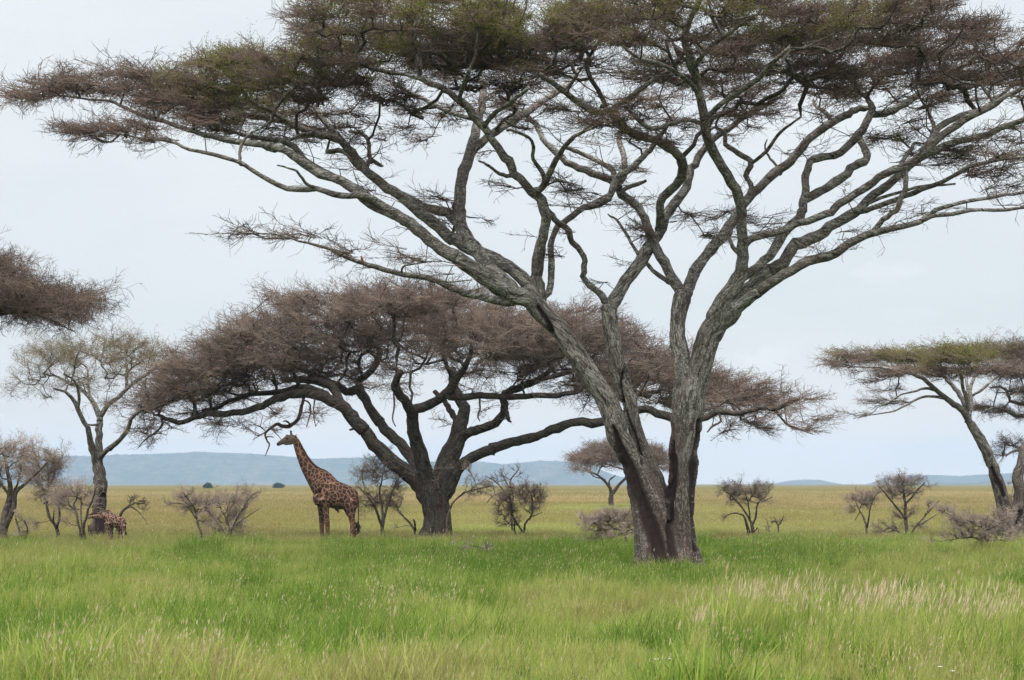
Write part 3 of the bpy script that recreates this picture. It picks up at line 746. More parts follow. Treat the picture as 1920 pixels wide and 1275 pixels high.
# the bare reddish bough hanging over the giraffe's head
M_DEAD = bark_mat('bare_reddish_wood', (.06, .035, .028), (.15, .09, .07), (.24, .17, .14), .7, bump=.2)
t2.trace('580,700,6 576,735,6 570,745,7 566,760,6 562,780,7 552,793,7 540,800,8 525,797,7 518,795,6 508,803,5 498,812,4 500,825,3.5 505,835,3 497,855,1.5', -3, mats=M_DEAD, n=7)
t2.trace('545,797,4 538,790,3.5 531,790,2.5', -3, mats=M_DEAD, n=6)
t2.trace('508,803,3 495,812,2.5 484,818,2 474,825,1.2', -3, mats=M_DEAD, n=6)
t2.trace('503,819,2.5 513,820,2', -3, mats=M_DEAD, n=6)
t2.trace('508,800,2.4 514,810,2 522,817,1.8 530,827,1.2', -3, mats=M_DEAD, n=6)
for s in ('580,755,3 582,775,3 575,800,2', '590,750,3 588,775,2.5 592,800,1.5', '738,735,4 740,760,4 736,785,3 742,800,2', '900,765,4 896,780,4 900,790,2', '742,690,3 748,720,3 756,745,2'):
    t2.trace(s, -3, mats=M_DEAD, n=6)
def dome(pads):
    out = []
    for p in pads:
        x, y, rx, ry, dn = (list(p)+[1.])[:5]; gr = p[5] if len(p) > 5 else .02
        d = rgp.uniform(-6, 7)*min(1, 1-abs(x-840)/900.); out.append((x, y, rx, ry, d, 3.5, dn, gr))
    return out
pads2 = [(295, 750, 55, 30), (340, 715, 70, 45), (390, 690, 80, 45), (440, 660, 80, 45), (420, 735, 80, 30), (500, 640, 80, 50), (510, 700, 80, 36), (570, 600, 75, 52), (600, 660, 90, 50),
 (650, 575, 85, 42), (700, 620, 90, 50), (730, 565, 90, 32), (800, 565, 100, 34), (800, 620, 100, 48), (870, 590, 90, 40), (900, 640, 100, 45), (960, 600, 90, 36), (980, 660, 100, 40), (1040, 620, 80, 40), (1080, 660, 90, 45), (1100, 610, 70, 36),
 (1120, 710, 90, 35), (1170, 650, 60, 40), (1200, 700, 80, 42), (1250, 690, 60, 40), (1260, 740, 70, 30), (1330, 725, 60, 36), (1390, 740, 65, 32), (1330, 760, 60, 22, .8), (1430, 755, 40, 24, .8),
 (1490, 745, 45, 20, .45), (1500, 790, 40, 26, .4), (1420, 785, 50, 20, .4), (1370, 800, 40, 22, .25), (640, 690, 80, 24, .7), (760, 680, 80, 25, .5), (880, 690, 80, 22, .6), (990, 700, 70, 18, .8),
 (340, 775, 50, 14, .4), (400, 795, 70, 16, .22), (500, 775, 60, 14, .15), (270, 790, 30, 20, .4), (270, 820, 30, 20, .25), (700, 715, 80, 20, .3), (1090, 740, 30, 18, .6), (1180, 745, 60, 15, .5), (540, 560, 40, 20, .5), (460, 610, 40, 20, .4)]
pads2 = [(p[0], p[1]) + tuple(p[2:]) for p in pads2]
t2.crown(dome(pads2), M_TWIG2, M_BARKT, M_LEAFD, sz=.32, sides=8, subs=2, px_area=225, per=4, length=1.2, r=.0145, rtip=.016, rmax=.22, seg=.6, zflat=.42, stray=50, out=.5, leafsize=.03, nleaf=2)

# ------------------------------------------------------------------ acacia standing outside the left edge, one bough reaching in
t3 = Tree('acacia_tree', 'acacia bough of dense brown twigs reaching in from the left edge of the view', 'tree', 74, -330, 21)
t3.trace('-330,1040,60 -325,960,48 -300,880,42 -290,800,40', dstart=0, dend=0, mats=M_BARK2, name='trunk', n=12)
t3.trace('-290,805,38 -250,720,30 -180,660,24 -110,620,18 -40,598,13 0,584,11 30,572,8 80,565,5', 0, **B2)
t3.trace('-40,598,8 20,586,7 60,588,5 90,598,4 107,606,3 140,622,2', -1, **B2)
t3.trace('-110,620,14 -60,570,11 0,530,8 50,520,5', 2, **B2)
t3.trace('-290,805,30 -330,700,24 -400,620,16', 1, **B2)
pads3 = [(-20, 520, 70, 45), (40, 540, 80, 34), (90, 560, 70, 26), (10, 500, 45, 24), (140, 565, 55, 20, .9), (180, 560, 35, 16, .7), (-100, 520, 80, 50), (-200, 540, 80, 60, .7), (130, 585, 50, 16, .8), (60, 580, 60, 15, .8), (-330, 580, 100, 60, .5), (10, 480, 30, 12, .5)]
t3.crown([(p[0]-28, p[1], p[2], p[3], rgp.uniform(-2, 2), 2.5, (p[4] if len(p) > 4 else 1.)*1.2, 0.) for p in pads3], M_TWIG, M_BARKT, None, px_area=230, per=3, length=1.4, r=.0125, rtip=.014, rmax=.3, zflat=.5, droop=.15)

# ------------------------------------------------------------------ slender tree on the left
t4 = Tree('acacia_tree', 'slender pale tree on the left, its trunk behind the grazing giraffe calf', 'tree', dist_of(999), 186, 31)
B4 = dict(mats=M_BARK, n=8)
t4.trace('186,1018,34 186,990,31 186,960,26 187,930,24 189,905,24 186,880,22 181,862,20', dstart=0, dend=0, solid=True)
t4.trace('182,870,16 176,848,15 170,828,12 165,800,11', dend=-.8, solid=True)
t4.trace('183,870,18 184,840,16 185,815,14 187,790,13', dend=.3, solid=True)
t4.trace('185,866,12 192,852,12 205,842,11', dend=-.6, solid=True)
t4.trunk(M_BARK, .05, flute=.02, scars=('176,927,9 199,929,9', '188,960,20 186,1000,24'))
t4.trace('165,800,10 158,793,9 146,768,8 138,750,7 122,735,6 100,728,4', -2, **B4)
t4.trace('145,768,6 148,740,6 140,715,5 120,700,4', -2.5, **B4)
t4.trace('187,790,12 186,778,11 172,750,9 158,735,8 145,725,6 120,712,5 95,700,3', 2, **B4)
t4.trace('187,782,11 205,758,9 225,742,8 245,722,7 270,705,6 292,690,4', 1, **B4)
t4.trace('237,730,6 238,700,6 236,665,4', 1.5, **B4)
t4.trace('168,745,5 166,720,5 164,690,3', 2, **B4)
t4.trace('205,842,10 225,825,9 240,803,8 247,785,8 258,772,6 275,765,4', -2, **B4)
t4.trace('184,795,4 175,797,4 162,796,3', -.5, **B4)
pads4 = [(70, 690, 45, 35, .5, .2), (110, 665, 60, 32, .8, .5), (110, 710, 60, 26, .6, .1), (165, 665, 60, 32, .8, .35), (180, 710, 60, 25, .5), (220, 655, 50, 24, .8, .8), (255, 665, 50, 28, .7, .5), (240, 700, 60, 30, .5), (290, 690, 45, 32, .55), (290, 740, 45, 30, .4), (230, 760, 50, 30, .25), (50, 720, 26, 20, .4), (30, 735, 18, 18, .3), (90, 745, 30, 18, .3), (270, 650, 40, 16, .35), (200, 635, 70, 12, .35, .3), (250, 800, 35, 30, .18)]
t4.crown([(p[0], p[1], p[2], p[3], rgp.uniform(-2.5, 2.5), 2., p[4], (list(p)+[0])[5]) for p in pads4], M_TWIGG, M_BARKT, M_LEAFD, px_area=200, per=2, length=1.1, r=.0100, rtip=.012, rmax=.13, zflat=.7, up=.12, out=.35, leafsize=.028, nleaf=1)

# ------------------------------------------------------------------ right-hand acacias
t5 = Tree('acacia_tree', 'flat-topped acacia at the right edge with a leaning trunk and yellow-green crown', 'tree', dist_of(1000), 1890, 41)
B5 = dict(mats=M_BARK, n=8)
t5.trace('1896,1018,44 1894,995,36 1886,970,28 1878,938,25 1868,900,24 1858,866,22 1845,835,19 1830,810,17 1818,793,16', dstart=0, dend=-.5, solid=True)
t5.trace('1898,1010,30 1906,965,26 1912,930,24 1908,900,21 1914,872,20 1926,830,19', dstart=.2, dend=.8, solid=True)
t5.trunk(M_BARK, .05, flute=.02, scars=('1862,878,6 1872,905,12 1882,930,6', '1906,985,10 1912,960,8'))
t5.trace('1820,797,14 1808,776,13 1795,762,12 1775,748,10 1755,730,9 1730,710,8 1700,698,6 1660,690,5 1620,688,3', -2, **B5)
t5.trace('1815,788,12 1812,765,11 1800,742,9 1785,722,8 1765,705,6 1740,695,4', 1, **B5)
t5.trace('1812,785,9 1813,755,8 1806,730,7 1802,705,6 1790,690,4', -1, **B5)
t5.trace('1815,785,9 1821,760,8 1820,735,7 1824,712,6 1840,695,5', 2, **B5)
t5.trace('1818,786,8 1817,750,7 1812,715,6 1815,690,4', 3, **B5)
t5.trace('1822,742,5 1845,728,5 1862,712,4 1880,700,3', 1, **B5)
t5.trace('1755,732,5 1735,728,5 1710,735,4 1690,740,3.5 1665,755,3 1640,762,2', -3, **B5)
t5.trace('1775,748,5 1745,743,5 1720,748,4.5 1695,762,4 1670,772,3 1630,778,2 1600,785,1.5', -3.5, **B5)
pads5 = [(1580, 685, 35, 12, .9), (1610, 670, 45, 14, 1.1, .3), (1670, 668, 60, 15, 1.2, .6), (1740, 672, 70, 16, 1.3, .8), (1800, 668, 60, 20, 1.2, .9), (1850, 660, 50, 20, 1.1, .5), (1660, 700, 60, 12, .7), (1730, 695, 60, 14, 1, .1), (1800, 700, 60, 14, .9, .1), (1870, 690, 50, 20, 1), (1640, 715, 35, 10, .4), (1640, 755, 40, 8, .4), (1620, 778, 30, 6, .5), (1700, 755, 40, 8, .4), (1680, 735, 40, 8, .3)]
t5.crown([(p[0], p[1], p[2], p[3]*.75, rgp.uniform(-2.5, 3), 2., p[4], (list(p)+[0])[5]) for p in pads5], M_TWIG2, M_BARKT, M_LEAF, px_area=115, per=3, length=1.15, r=.0115, rtip=.013, rmax=.14, zflat=.2, sz=.25, up=.0, out=.6, leafsize=.028, nleaf=3)

t6 = Tree('acacia_tree', 'second acacia cut by the right edge, layered brown branches and dark foot', 'tree', 97, 1990, 43)
t6.trace('1925,1020,34 1922,970,28 1935,930,28 1945,860,26 1950,800,22', dstart=0, dend=0, mats=M_BARK, name='trunk', n=12)
t6.trace('1950,810,16 1930,785,9 1905,778,8 1880,768,6 1862,765,5 1840,775,3', -1, **B5)
t6.trace('1950,800,16 1935,760,9 1915,758,7 1895,752,6 1888,735,6 1875,725,5 1855,728,3', 1, **B5)
t6.trace('1950,800,18 1950,740,14 1930,700,10 1915,670,8', 1, **B5)
t6.trace('1945,870,12 1925,850,8 1905,845,5 1885,855,3', -1, **B5)
pads6 = [(1910, 660, 45, 24, 1.1, .3), (1960, 660, 60, 26, .8, .3), (1900, 700, 45, 18, .9), (1900, 735, 40, 14, .7), (1860, 765, 45, 12, .8), (1900, 775, 40, 10, .6), (1905, 835, 28, 14, .8), (1890, 850, 24, 8, .6), (2010, 700, 60, 40, .5), (1950, 740, 40, 30, .6)]
t6.crown([(p[0], p[1], p[2], p[3]*.75, rgp.uniform(-1.5, 2), 2., p[4], (list(p)+[0])[5]) for p in pads6], M_TWIG, M_BARKT, M_LEAFD, px_area=110, per=4, length=.9, r=.0105, rtip=.014, rmax=.16, zflat=.5)

# ------------------------------------------------------------------ small far acacia seen between the trunks
t7 = Tree('acacia_tree', 'small distant umbrella acacia alone on the plain, left of the great trunks', 'tree', dist_of(947), 1146, 51)
B7 = dict(mats=M_BARKS, n=7)
t7.trace('1147,952,14 1146,940,10 1146,930,9 1148,922,9', dstart=0, dend=0, mats=M_BARKS, name='trunk', n=8)
t7.trace('1147,926,7 1143,914,6 1134,902,5 1120,890,4 1106,884,3 1096,878,2.5', -3, **B7)
t7.trace('1148,925,7 1158,912,6 1170,900,5 1185,885,4 1205,872,3 1225,862,2.5', 2, **B7)
t7.trace('1143,912,3.5 1142,902,3 1148,896,3 1154,891,1.5', 1, **B7)
t7.trace('1134,900,3.5 1122,896,2.5 1112,893,1.5', 3, **B7)
t7.trace('1185,885,3 1170,880,3 1150,875,2.5 1130,868,2', 4, **B7)
pads7 = [(1100, 862, 24, 12, 1), (1125, 850, 28, 14, 1), (1150, 843, 30, 12, 1), (1180, 845, 30, 13, 1), (1210, 852, 28, 13, 1), (1235, 862, 20, 10, 1), (1140, 865, 30, 10, .6), (1190, 866, 30, 8, .6), (1095, 878, 14, 6, .5), (1240, 880, 12, 8, .3)]
t7.crown([(p[0], p[1], p[2], p[3], rgp.uniform(-4, 4), 3., p[4], 0) for p in pads7], M_TWIG2, M_BARKS, None, px_area=28, per=3, length=1.6, r=.022, rtip=.02, rmax=.6, zflat=.5)
print('trees done')
# ------------------------------------------------------------------ thorn shrubs: (label, foot x, foot y, stems, pads, twig material, distance shift)
GS = 'leafless thorn shrubs scattered over the plain'
def shrub(label, fx, fy, stems, pads, tm=M_TWIGS, name='thorn_shrub', seed=1, lf=None, px=90, per=2, ln=.7, r=.0085, up=.25, out=.3, cat='shrub'):
    D = dist_of(fy); t = Tree(name, label, cat, D, fx, seed, GS if name == 'thorn_shrub' else None)
    for i, s in enumerate(stems):
        t.trace(s, dend=(0 if i == 0 else (-1)**i*.9), dstart=0 if i == 0 else None, mats=M_BARKS, name='stem', n=6, rough=.04, jit=.5)
    t.crown([(p[0], p[1], p[2], p[3], t.rg.uniform(-.5, .5), max(.4, p[2]/F*D*.7), p[4] if len(p) > 4 else 1, p[5] if len(p) > 5 else 0) for p in pads], tm, M_BARKS, lf,
            px_area=px, per=per, length=ln, r=r, rtip=.010, rmax=.5, seg=.3, zflat=1.1, up=up, out=out, leafsize=.025, nleaf=2)
    return t
shrub('tall grey thorn tree at the left edge with several crooked stems', 8, 1005,
  ['8,1018,20 6,990,17 14,950,14 20,920,10 14,885,7 8,855,4', '10,990,10 26,950,9 30,922,8 50,905,6 75,880,4 90,865,3', '18,930,6 4,910,5 -10,890,4', '24,925,5 35,900,4 40,870,3'],
  [(10, 870, 40, 40, .9), (45, 850, 30, 26, .7), (-20, 900, 30, 40, .8), (40, 890, 30, 20, .6), (10, 840, 40, 16, .4), (-30, 850, 30, 30, .5)], M_TWIGS, seed=61)
shrub('low tangle of drooping dead twigs beside the leftmost crooked stems', 45, 1010, ['45,1020,5 35,990,4 28,965,3', '45,1015,4 52,995,3 46,975,2'],
  [(45, 990, 14, 16, .9), (35, 965, 14, 16, .5), (50, 1005, 14, 8, .6)], M_TWIGS, seed=62, ln=.4)
shrub('thorn tree with a dark nest-like tangle and a curved brown stem', 108, 1003,
  ['108,1020,8 108,1000,7 104,985,7 92,968,6 88,945,5 90,920,5 92,895,4 88,870,3', '106,992,5 112,968,4 110,950,3', '90,915,3 100,895,3 104,870,2', '100,978,3 101,958,2'],
  [(80, 870, 36, 30, .9, .3), (105, 865, 22, 34, .7, .3), (85, 900, 34, 20, .8), (95, 905, 10, 14, 2.2), (100, 935, 30, 18, .6), (70, 930, 20, 14, .3), (70, 975, 12, 12, .15)], M_TWIGS, seed=63, lf=M_LEAFD)
shrub('pinkish thorn shrub directly in front of the calf\'s head', 154, 1007,
  ['153,1020,7 152,1002,6 148,985,5 144,965,4 138,945,3', '156,1018,6 157,1000,6 158,980,5 166,955,4 176,930,3 180,912,2', '154,990,3 152,965,3 152,930,2', '140,955,2.5 128,945,2'],
  [(120, 930, 26, 20, .8), (150, 925, 30, 20, .9), (136, 912, 18, 10, .7), (165, 940, 16, 22, .5), (110, 950, 20, 12, .4), (145, 960, 20, 12, .3), (130, 975, 10, 8, .2)], M_TWIGS, seed=64)
shrub('fallen dark branch fanning out behind the calf\'s rump', 222, 998, ['215,1012,7 222,985,6 226,965,6 236,953,5 248,945,3.5 262,943,2.5 275,946,1.5', '240,951,3 250,952,3 262,962,2 272,975,1.5 277,984,1', '240,950,3 246,938,2 240,928,1.5'],
  [(262, 940, 20, 8, .6), (248, 934, 12, 8, .3), (272, 955, 12, 12, .25)], M_TWIG2, name='fallen_branch', seed=65, ln=.35, px=60, cat='branch')
shrub('pale bare thorn shrub with one dark crooked stem in front of a grassy tuft', 378, 1018,
  ['378,1036,6 378,1015,5 377,1000,5 372,985,5 368,970,4 366,955,3', '368,972,2.5 355,955,2 340,945,2 322,942,1', '368,965,2.5 385,950,2 400,945,1.5', '366,955,2.5 352,935,2 342,922,1'],
  [(365, 945, 26, 18, 1), (385, 955, 22, 20, .6), (350, 930, 22, 12, .6), (340, 950, 16, 8, .3), (375, 975, 24, 10, .3), (395, 935, 20, 16, .4), (318, 944, 12, 4, .3)], M_TWIGS, seed=66, px=60, ln=.5)
shrub('wide bare thorn shrub nearest the tall giraffe on its left', 432, 1010,
  ['430,1024,5 432,1000,4.5 428,985,4 420,965,3 410,945,2', '432,1002,4 440,980,4 455,955,3 468,935,2 485,920,1.5', '432,995,3 425,970,2.5 440,940,2', '440,985,2 470,965,2 490,950,1.2'],
  [(425, 960, 26, 22, .7), (455, 940, 30, 20, .7), (470, 925, 24, 12, .5), (420, 985, 26, 14, .5), (450, 975, 26, 14, .5), (415, 940, 22, 14, .4), (440, 1000, 30, 10, .6), (410, 1002, 24, 8, .5)], M_TWIGS, seed=67, px=60, ln=.5)
shrub('grey-pink thorn tree standing just behind the tall giraffe\'s tail', 717, 1000,
  ['718,1016,9 717,995,8 718,975,7 716,950,6 712,925,4 716,900,3 722,875,2', '716,985,6 708,965,5 702,948,4 690,932,3', '719,975,5 726,950,5 735,925,3 745,895,2'],
  [(690, 895, 26, 22, 1), (715, 880, 34, 22, .8), (735, 900, 24, 26, .6), (700, 935, 34, 20, 1.1), (735, 940, 24, 18, .9), (672, 912, 14, 8, .5), (760, 880, 22, 20, .4), (675, 940, 16, 8, .4), (715, 855, 30, 12, .35), (800, 880, 40, 14, .3)], M_TWIGS, seed=68)
shrub('pale dead stem leaning left between the grey-pink thorn tree and the stout trunk', 780, 1000, ['782,1014,6 777,995,5 768,980,5 755,968,4 746,955,4 740,945,3 728,950,2', '778,996,4 778,985,4 776,975,3', '745,955,2 752,945,2 748,935,1'],
  [(738, 945, 14, 8, .4), (750, 985, 14, 8, .2)], M_TWIGS, name='fallen_branch', seed=69, ln=.3, px=50, cat='branch')
shrub('thin branch fan growing low on the right side of the stout dark trunk', 845, 1003, ['838,1015,6 838,975,5 848,945,4 862,930,4 880,920,3 905,915,2.5 925,910,1.5', '862,930,2.5 872,922,2 885,930,1.5', '880,920,2 900,905,1.5 915,895,1'],
  [(905, 915, 26, 12, .8), (885, 925, 20, 10, .5), (915, 935, 14, 8, .4), (870, 905, 18, 8, .3), (880, 880, 14, 10, .25)], M_TWIGS, seed=70, px=55, ln=.45)
shrub('thin airy thorn shrub showing above the rounded pinkish one', 962, 990, ['962,1004,5 958,960,4 962,930,3 956,905,3 966,888,2.5 974,880,1.5', '958,940,3 940,915,2.5 925,900,2 910,892,1', '956,915,2 945,895,2 940,880,1', '935,925,2.4 922,932,2 912,943,1.5'],
  [(970, 885, 16, 10, .45), (945, 895, 26, 12, .3), (925, 905, 22, 12, .35)], M_TWIG2, seed=71, px=60, ln=.5)
shrub('rounded pinkish-brown thorn shrub right of the stout dark trunk', 982, 995,
  ['983,1010,5 983,992,5 986,980,4.5 996,968,4 998,945,4 996,925,3', '982,1000,4 972,985,3.5 962,968,4 960,950,3 955,930,2', '996,968,2.5 1008,965,2 1016,960,1.5', '966,1004,3.5 965,985,3 962,970,3', '964,985,2.5 950,982,2 940,980,1.2'],
  [(990, 920, 32, 14, 1.3), (1008, 940, 16, 20, .9), (965, 930, 30, 18, 1.1), (955, 955, 26, 18, .9), (990, 950, 24, 14, .5), (955, 980, 24, 8, .8), (945, 960, 14, 14, .5)], M_TWIGS, seed=72, px=60, ln=.5)
shrub('sprawling pale thorn shrub low beside the left foot of the great trunk', 1172, 1012,
  ['1173,1024,4 1173,1010,4 1172,1000,3.5 1150,990,3 1140,980,3 1120,972,2.5 1095,973,1.5', '1172,1000,3 1190,996,2.5 1205,990,2', '1140,981,2.5 1150,970,2 1175,965,1.5'],
  [(1105, 975, 30, 9, 1.3), (1140, 972, 36, 13, 1.5), (1172, 970, 30, 15, 1.4), (1125, 992, 34, 11, .8), (1180, 990, 24, 12, 1.1), (1120, 1008, 28, 9, .9), (1155, 1000, 32, 10, .8)], M_TWIGS, seed=73, px=60, ln=.45)
shrub('neat flat-topped thorn shrub right of the great trunks', 1408, 998,
  ['1412,1014,8 1411,990,7 1406,975,5 1396,958,4 1382,940,4 1365,925,2.5', '1404,1012,7 1402,990,6 1396,970,4 1380,962,3 1365,965,2', '1410,985,5 1418,965,4 1420,945,3 1436,930,2', '1406,975,3 1404,950,3 1398,925,2', '1420,942,2 1435,938,2 1448,932,1.2', '1412,1000,3 1420,990,2 1424,1003,1.5'],
  [(1365, 918, 22, 11, 1.1), (1390, 922, 26, 12, 1), (1418, 922, 26, 12, 1), (1436, 914, 14, 8, .8), (1390, 938, 30, 8, .7), (1430, 935, 14, 8, .5), (1366, 970, 14, 6, .4), (1385, 905, 14, 4, .4)], M_TWIGS, seed=74, px=50, ln=.45)
shrub('tiny bare sapling beside the neat flat-topped shrub', 1460, 998, ['1460,1012,3 1459,990,3 1455,978,2 1450,968,1', '1459,985,2 1466,975,1.6 1470,965,1', '1446,1008,2 1442,990,1.6 1436,972,1'],
  [(1455, 980, 16, 12, .35), (1440, 985, 8, 12, .3)], M_TWIGS, seed=75, px=50, ln=.3)
shrub('narrower thorn shrub of the right-hand pair', 1624, 1001,
  ['1624,1014,5 1624,990,5 1620,972,4 1610,955,3 1604,940,2', '1625,990,4 1630,965,3 1634,945,2.5 1640,930,1.5', '1612,960,2 1602,975,1.5'],
  [(1610, 935, 18, 14, 1.1), (1632, 932, 18, 12, 1), (1602, 950, 12, 16, .7), (1628, 950, 18, 10, .4), (1645, 922, 8, 6, .6)], M_TWIGS, seed=76, px=50, ln=.45)
shrub('taller spreading thorn shrub of the right-hand pair with long side arms', 1697, 1000,
  ['1700,1014,8 1700,990,7 1698,965,6 1697,940,5 1694,920,4 1690,900,3 1684,888,2', '1700,975,5 1680,950,4 1660,925,3 1645,910,2', '1704,1008,4 1715,990,4 1730,972,3 1745,955,3 1762,938,1.5', '1698,945,4 1715,925,3 1735,905,2', '1715,988,3 1735,978,2.5 1755,965,1.5', '1696,1005,3 1670,990,3 1650,998,2 1640,1002,1.5'],
  [(1695, 905, 30, 14, 1.1), (1665, 915, 22, 12, .7), (1725, 905, 20, 12, .7), (1690, 925, 40, 12, .8), (1695, 888, 16, 7, .4), (1745, 950, 16, 10, .4), (1695, 965, 24, 16, .5), (1660, 990, 30, 10, .7), (1720, 985, 20, 10, .5)], M_TWIGS, seed=77, px=50, ln=.5)
shrub('low sprawling mauve-grey thorn shrub in the green grass at the right', 1838, 1024,
  ['1846,1040,5 1843,1025,5 1838,1014,4 1825,1007,4 1805,1008,3 1785,1012,2', '1838,1014,3.5 1850,995,3 1870,985,2', '1825,1007,3 1810,985,2.5 1790,970,2 1760,955,1.5', '1840,1016,3 1870,1012,2.5 1890,1015,1.5'],
  [(1775, 960, 26, 8, .9), (1800, 975, 34, 12, .9), (1830, 985, 36, 14, 1), (1870, 985, 32, 18, .9), (1855, 1005, 36, 12, .8), (1800, 1000, 34, 12, .6), (1760, 1012, 24, 8, .3), (1895, 1000, 20, 14, .7), (1885, 965, 18, 12, .5)], M_TWIGS, seed=78, px=60, ln=.45)
shrub('dark thorn bush tucked behind the leaning trunk at the right edge', 1912, 985, ['1912,1000,4 1910,975,3 1905,955,2.5', '1910,985,3 1918,960,2 1922,940,2'],
  [(1890, 935, 18, 10, 1), (1905, 955, 18, 16, 1), (1925, 940, 18, 20, .8), (1895, 905, 14, 6, .5)], M_TWIG2, seed=79, px=60, ln=.4)
shrub('flattened grey dead twigs lying in the grass right of the stout trunk', 900, 1034, ['925,1040,2 905,1028,1.6 880,1024,1.4 862,1030,1', '905,1028,1.4 925,1023,1'],
  [(885, 1022, 36, 5, .5), (915, 1024, 20, 5, .5)], M_TWIGS, name='dead_brushwood', seed=80, px=60, ln=.35, up=0, cat='brushwood')

# broken stumps beside the slender tree
def stump(label, fx, pts, D, seed):
    r = thing('tree_stump', label, 'stump', (float((fx-CX)/F*D), D, 0), 'broken stumps at the foot of the slender tree')
    t = parse(pts); W = np.array([P(a, b, D) for a, b, _ in t]); rad = t[:, 2]/2/F*D
    V, polys, bk = ring_tube(catmull(W, 3), np.interp(np.linspace(0, 1, (len(W)-1)*3+1), np.linspace(0, 1, len(W)), rad), 11, rough=.09, seed=seed, cap=False)
    n = 11; top = V[-n:]; zr = np.random.default_rng(seed); top[:, 2] += zr.uniform(-.02, .14, n)   # splintered rim
    inner = (top-top.mean(0))*.35+top.mean(0); inner[:, 2] -= .12; k = len(V); V = np.vstack([V, inner, inner.mean(0)[None]-[0, 0, .05]])
    j = np.arange(n); polys = polys + [np.stack([k-n+j, k-n+(j+1) % n, k+(j+1) % n, k+j], -1), np.stack([k+j, k+(j+1) % n, np.full(n, k+n)], -1)]
    bk = np.vstack([bk, np.zeros((n+1, 3))])
    child('wood', V, polys, [M_BARK2], r, False, {'bk': bk, 'scar': np.zeros(len(V))})
stump('short splintered stump left of the slender tree', 171, '171,1016,12 171,1000,11 169,988,9', 91.5, 4)
stump('taller thin stump close against the slender tree trunk', 178, '178,1018,9 177,995,7 176,973,5', 93.5, 6)

# far dark bushes on the horizon
def bush(label, fx, D, wpx, hpx, seed):
    rg = np.random.default_rng(seed); w = wpx/F*D/2; h = hpx/F*D
    r = thing('round_bush', label, 'bush', (float((fx-CX)/F*D), D, 0), 'round dark bushes on the horizon')
    base = np.array([(fx-CX)/F*D, D, 0])
    A = []; Bp = []; ra = []; tips = []
    for i in range(9):
        a = rg.uniform(0, 6.28); q = base + [math.cos(a)*w*.6*rg.random(), math.sin(a)*w*.6*rg.random(), h*rg.uniform(.45, .8)]
        A.append(base); Bp.append(q); ra.append(.25); tips.append(q)
    V, Q = prisms(np.array(A), np.array(Bp), np.array(ra), np.array(ra)*.4, 5)
    child('stem', V, Q, [M_BARKS], r, False, {'bk': V*.3, 'scar': np.zeros(len(V))})
    u = rg.normal(0, 1, (420, 3)); u /= np.linalg.norm(u, axis=1)[:, None]; u *= rg.random((420, 1))**.4
    lob = 1+.25*np.sin(np.arctan2(u[:, 0], u[:, 2])*3+seed)
    pts = base + u*np.array([w, w*.8, h*.5])*lob[:, None] + [0, 0, h*.5]; pts[:, 2] = np.maximum(pts[:, 2], .3)
    V, Q, v = leaf_quads(pts, 10, .35, .45, rg)
    child('crown', V, Q, [M_LEAFDK], r, False, {'var': v})
bush('smaller dark round bush on the far horizon left of the giraffe', 390, 1150, 14, 8, 1)
bush('dark round bush on the horizon nearest the giraffe\'s neck', 522, 1250, 19, 8, 2)
# ------------------------------------------------------------------ giraffes
def coat(name, line, patch, pale, sc, wline):
    m, nt, out = mat(name)
    v = N(nt, 'ShaderNodeTexCoord').outputs['Object']
    mp = N(nt, 'ShaderNodeMapping'); mp.inputs['Scale'].default_value = (1, 1, .8); L(nt, v, mp.inputs[0])
    nz = N(nt, 'ShaderNodeTexNoise'); nz.inputs['Scale'].default_value = 7; nz.inputs['Detail'].default_value = 3; L(nt, v, nz.inputs['Vector'])
    wv = N(nt, 'ShaderNodeVectorMath', operation='MULTIPLY_ADD'); L(nt, nz.outputs['Color'], wv.inputs[0]); wv.inputs[1].default_value = (.09, .09, .09); L(nt, mp.outputs[0], wv.inputs[2])
    vo = N(nt, 'ShaderNodeTexVoronoi', feature='DISTANCE_TO_EDGE'); vo.inputs['Scale'].default_value = sc; L(nt, wv.outputs[0], vo.inputs['Vector'])
    pk = ramp(nt, vo.outputs['Distance'], [(wline, g3(0)), (wline+.05, g3(1))])
    sm = attr(nt, 'plain').outputs['Fac']
    pk = mix(nt, sm, pk, g3(.48))
    ln = mix(nt, attr(nt, 'pale').outputs['Fac'], line, pale)
    pc = mix(nt, noise(nt, v, 5, 3), tuple(x*.7 for x in patch), tuple(x*1.4 for x in patch))
    c = mix(nt, pk, ln, pc)
    c = mix(nt, attr(nt, 'dark').outputs['Fac'], c, (.03, .02, .017))
    b = N(nt, 'ShaderNodeBsdfPrincipled'); b.inputs['Roughness'].default_value = .8; b.inputs['Specular IOR Level'].default_value = .2
    L(nt, c, b.inputs['Base Color']); L(nt, b.outputs[0], out.inputs[0]); return m

def flat_mat(name, col, rough=.8):
    m, nt, out = mat(name); b = N(nt, 'ShaderNodeBsdfPrincipled'); b.inputs['Base Color'].default_value = (*col, 1)
    tcx = N(nt, 'ShaderNodeTexCoord').outputs['Object']
    L(nt, mix(nt, noise(nt, tcx, 25, 3), tuple(x*.6 for x in col), tuple(min(1, x*1.4) for x in col)), b.inputs['Base Color'])
    b.inputs['Roughness'].default_value = rough; L(nt, b.outputs[0], out.inputs[0]); return m
M_HAIR = flat_mat('dark_tail_hair', (.018, .014, .013)); M_MANE = flat_mat('reddish_mane', (.10, .045, .03)); M_EYE = flat_mat('dark_eye', (.01, .008, .007), .2)
M_EAR = flat_mat('ear_fur', (.22, .16, .12))

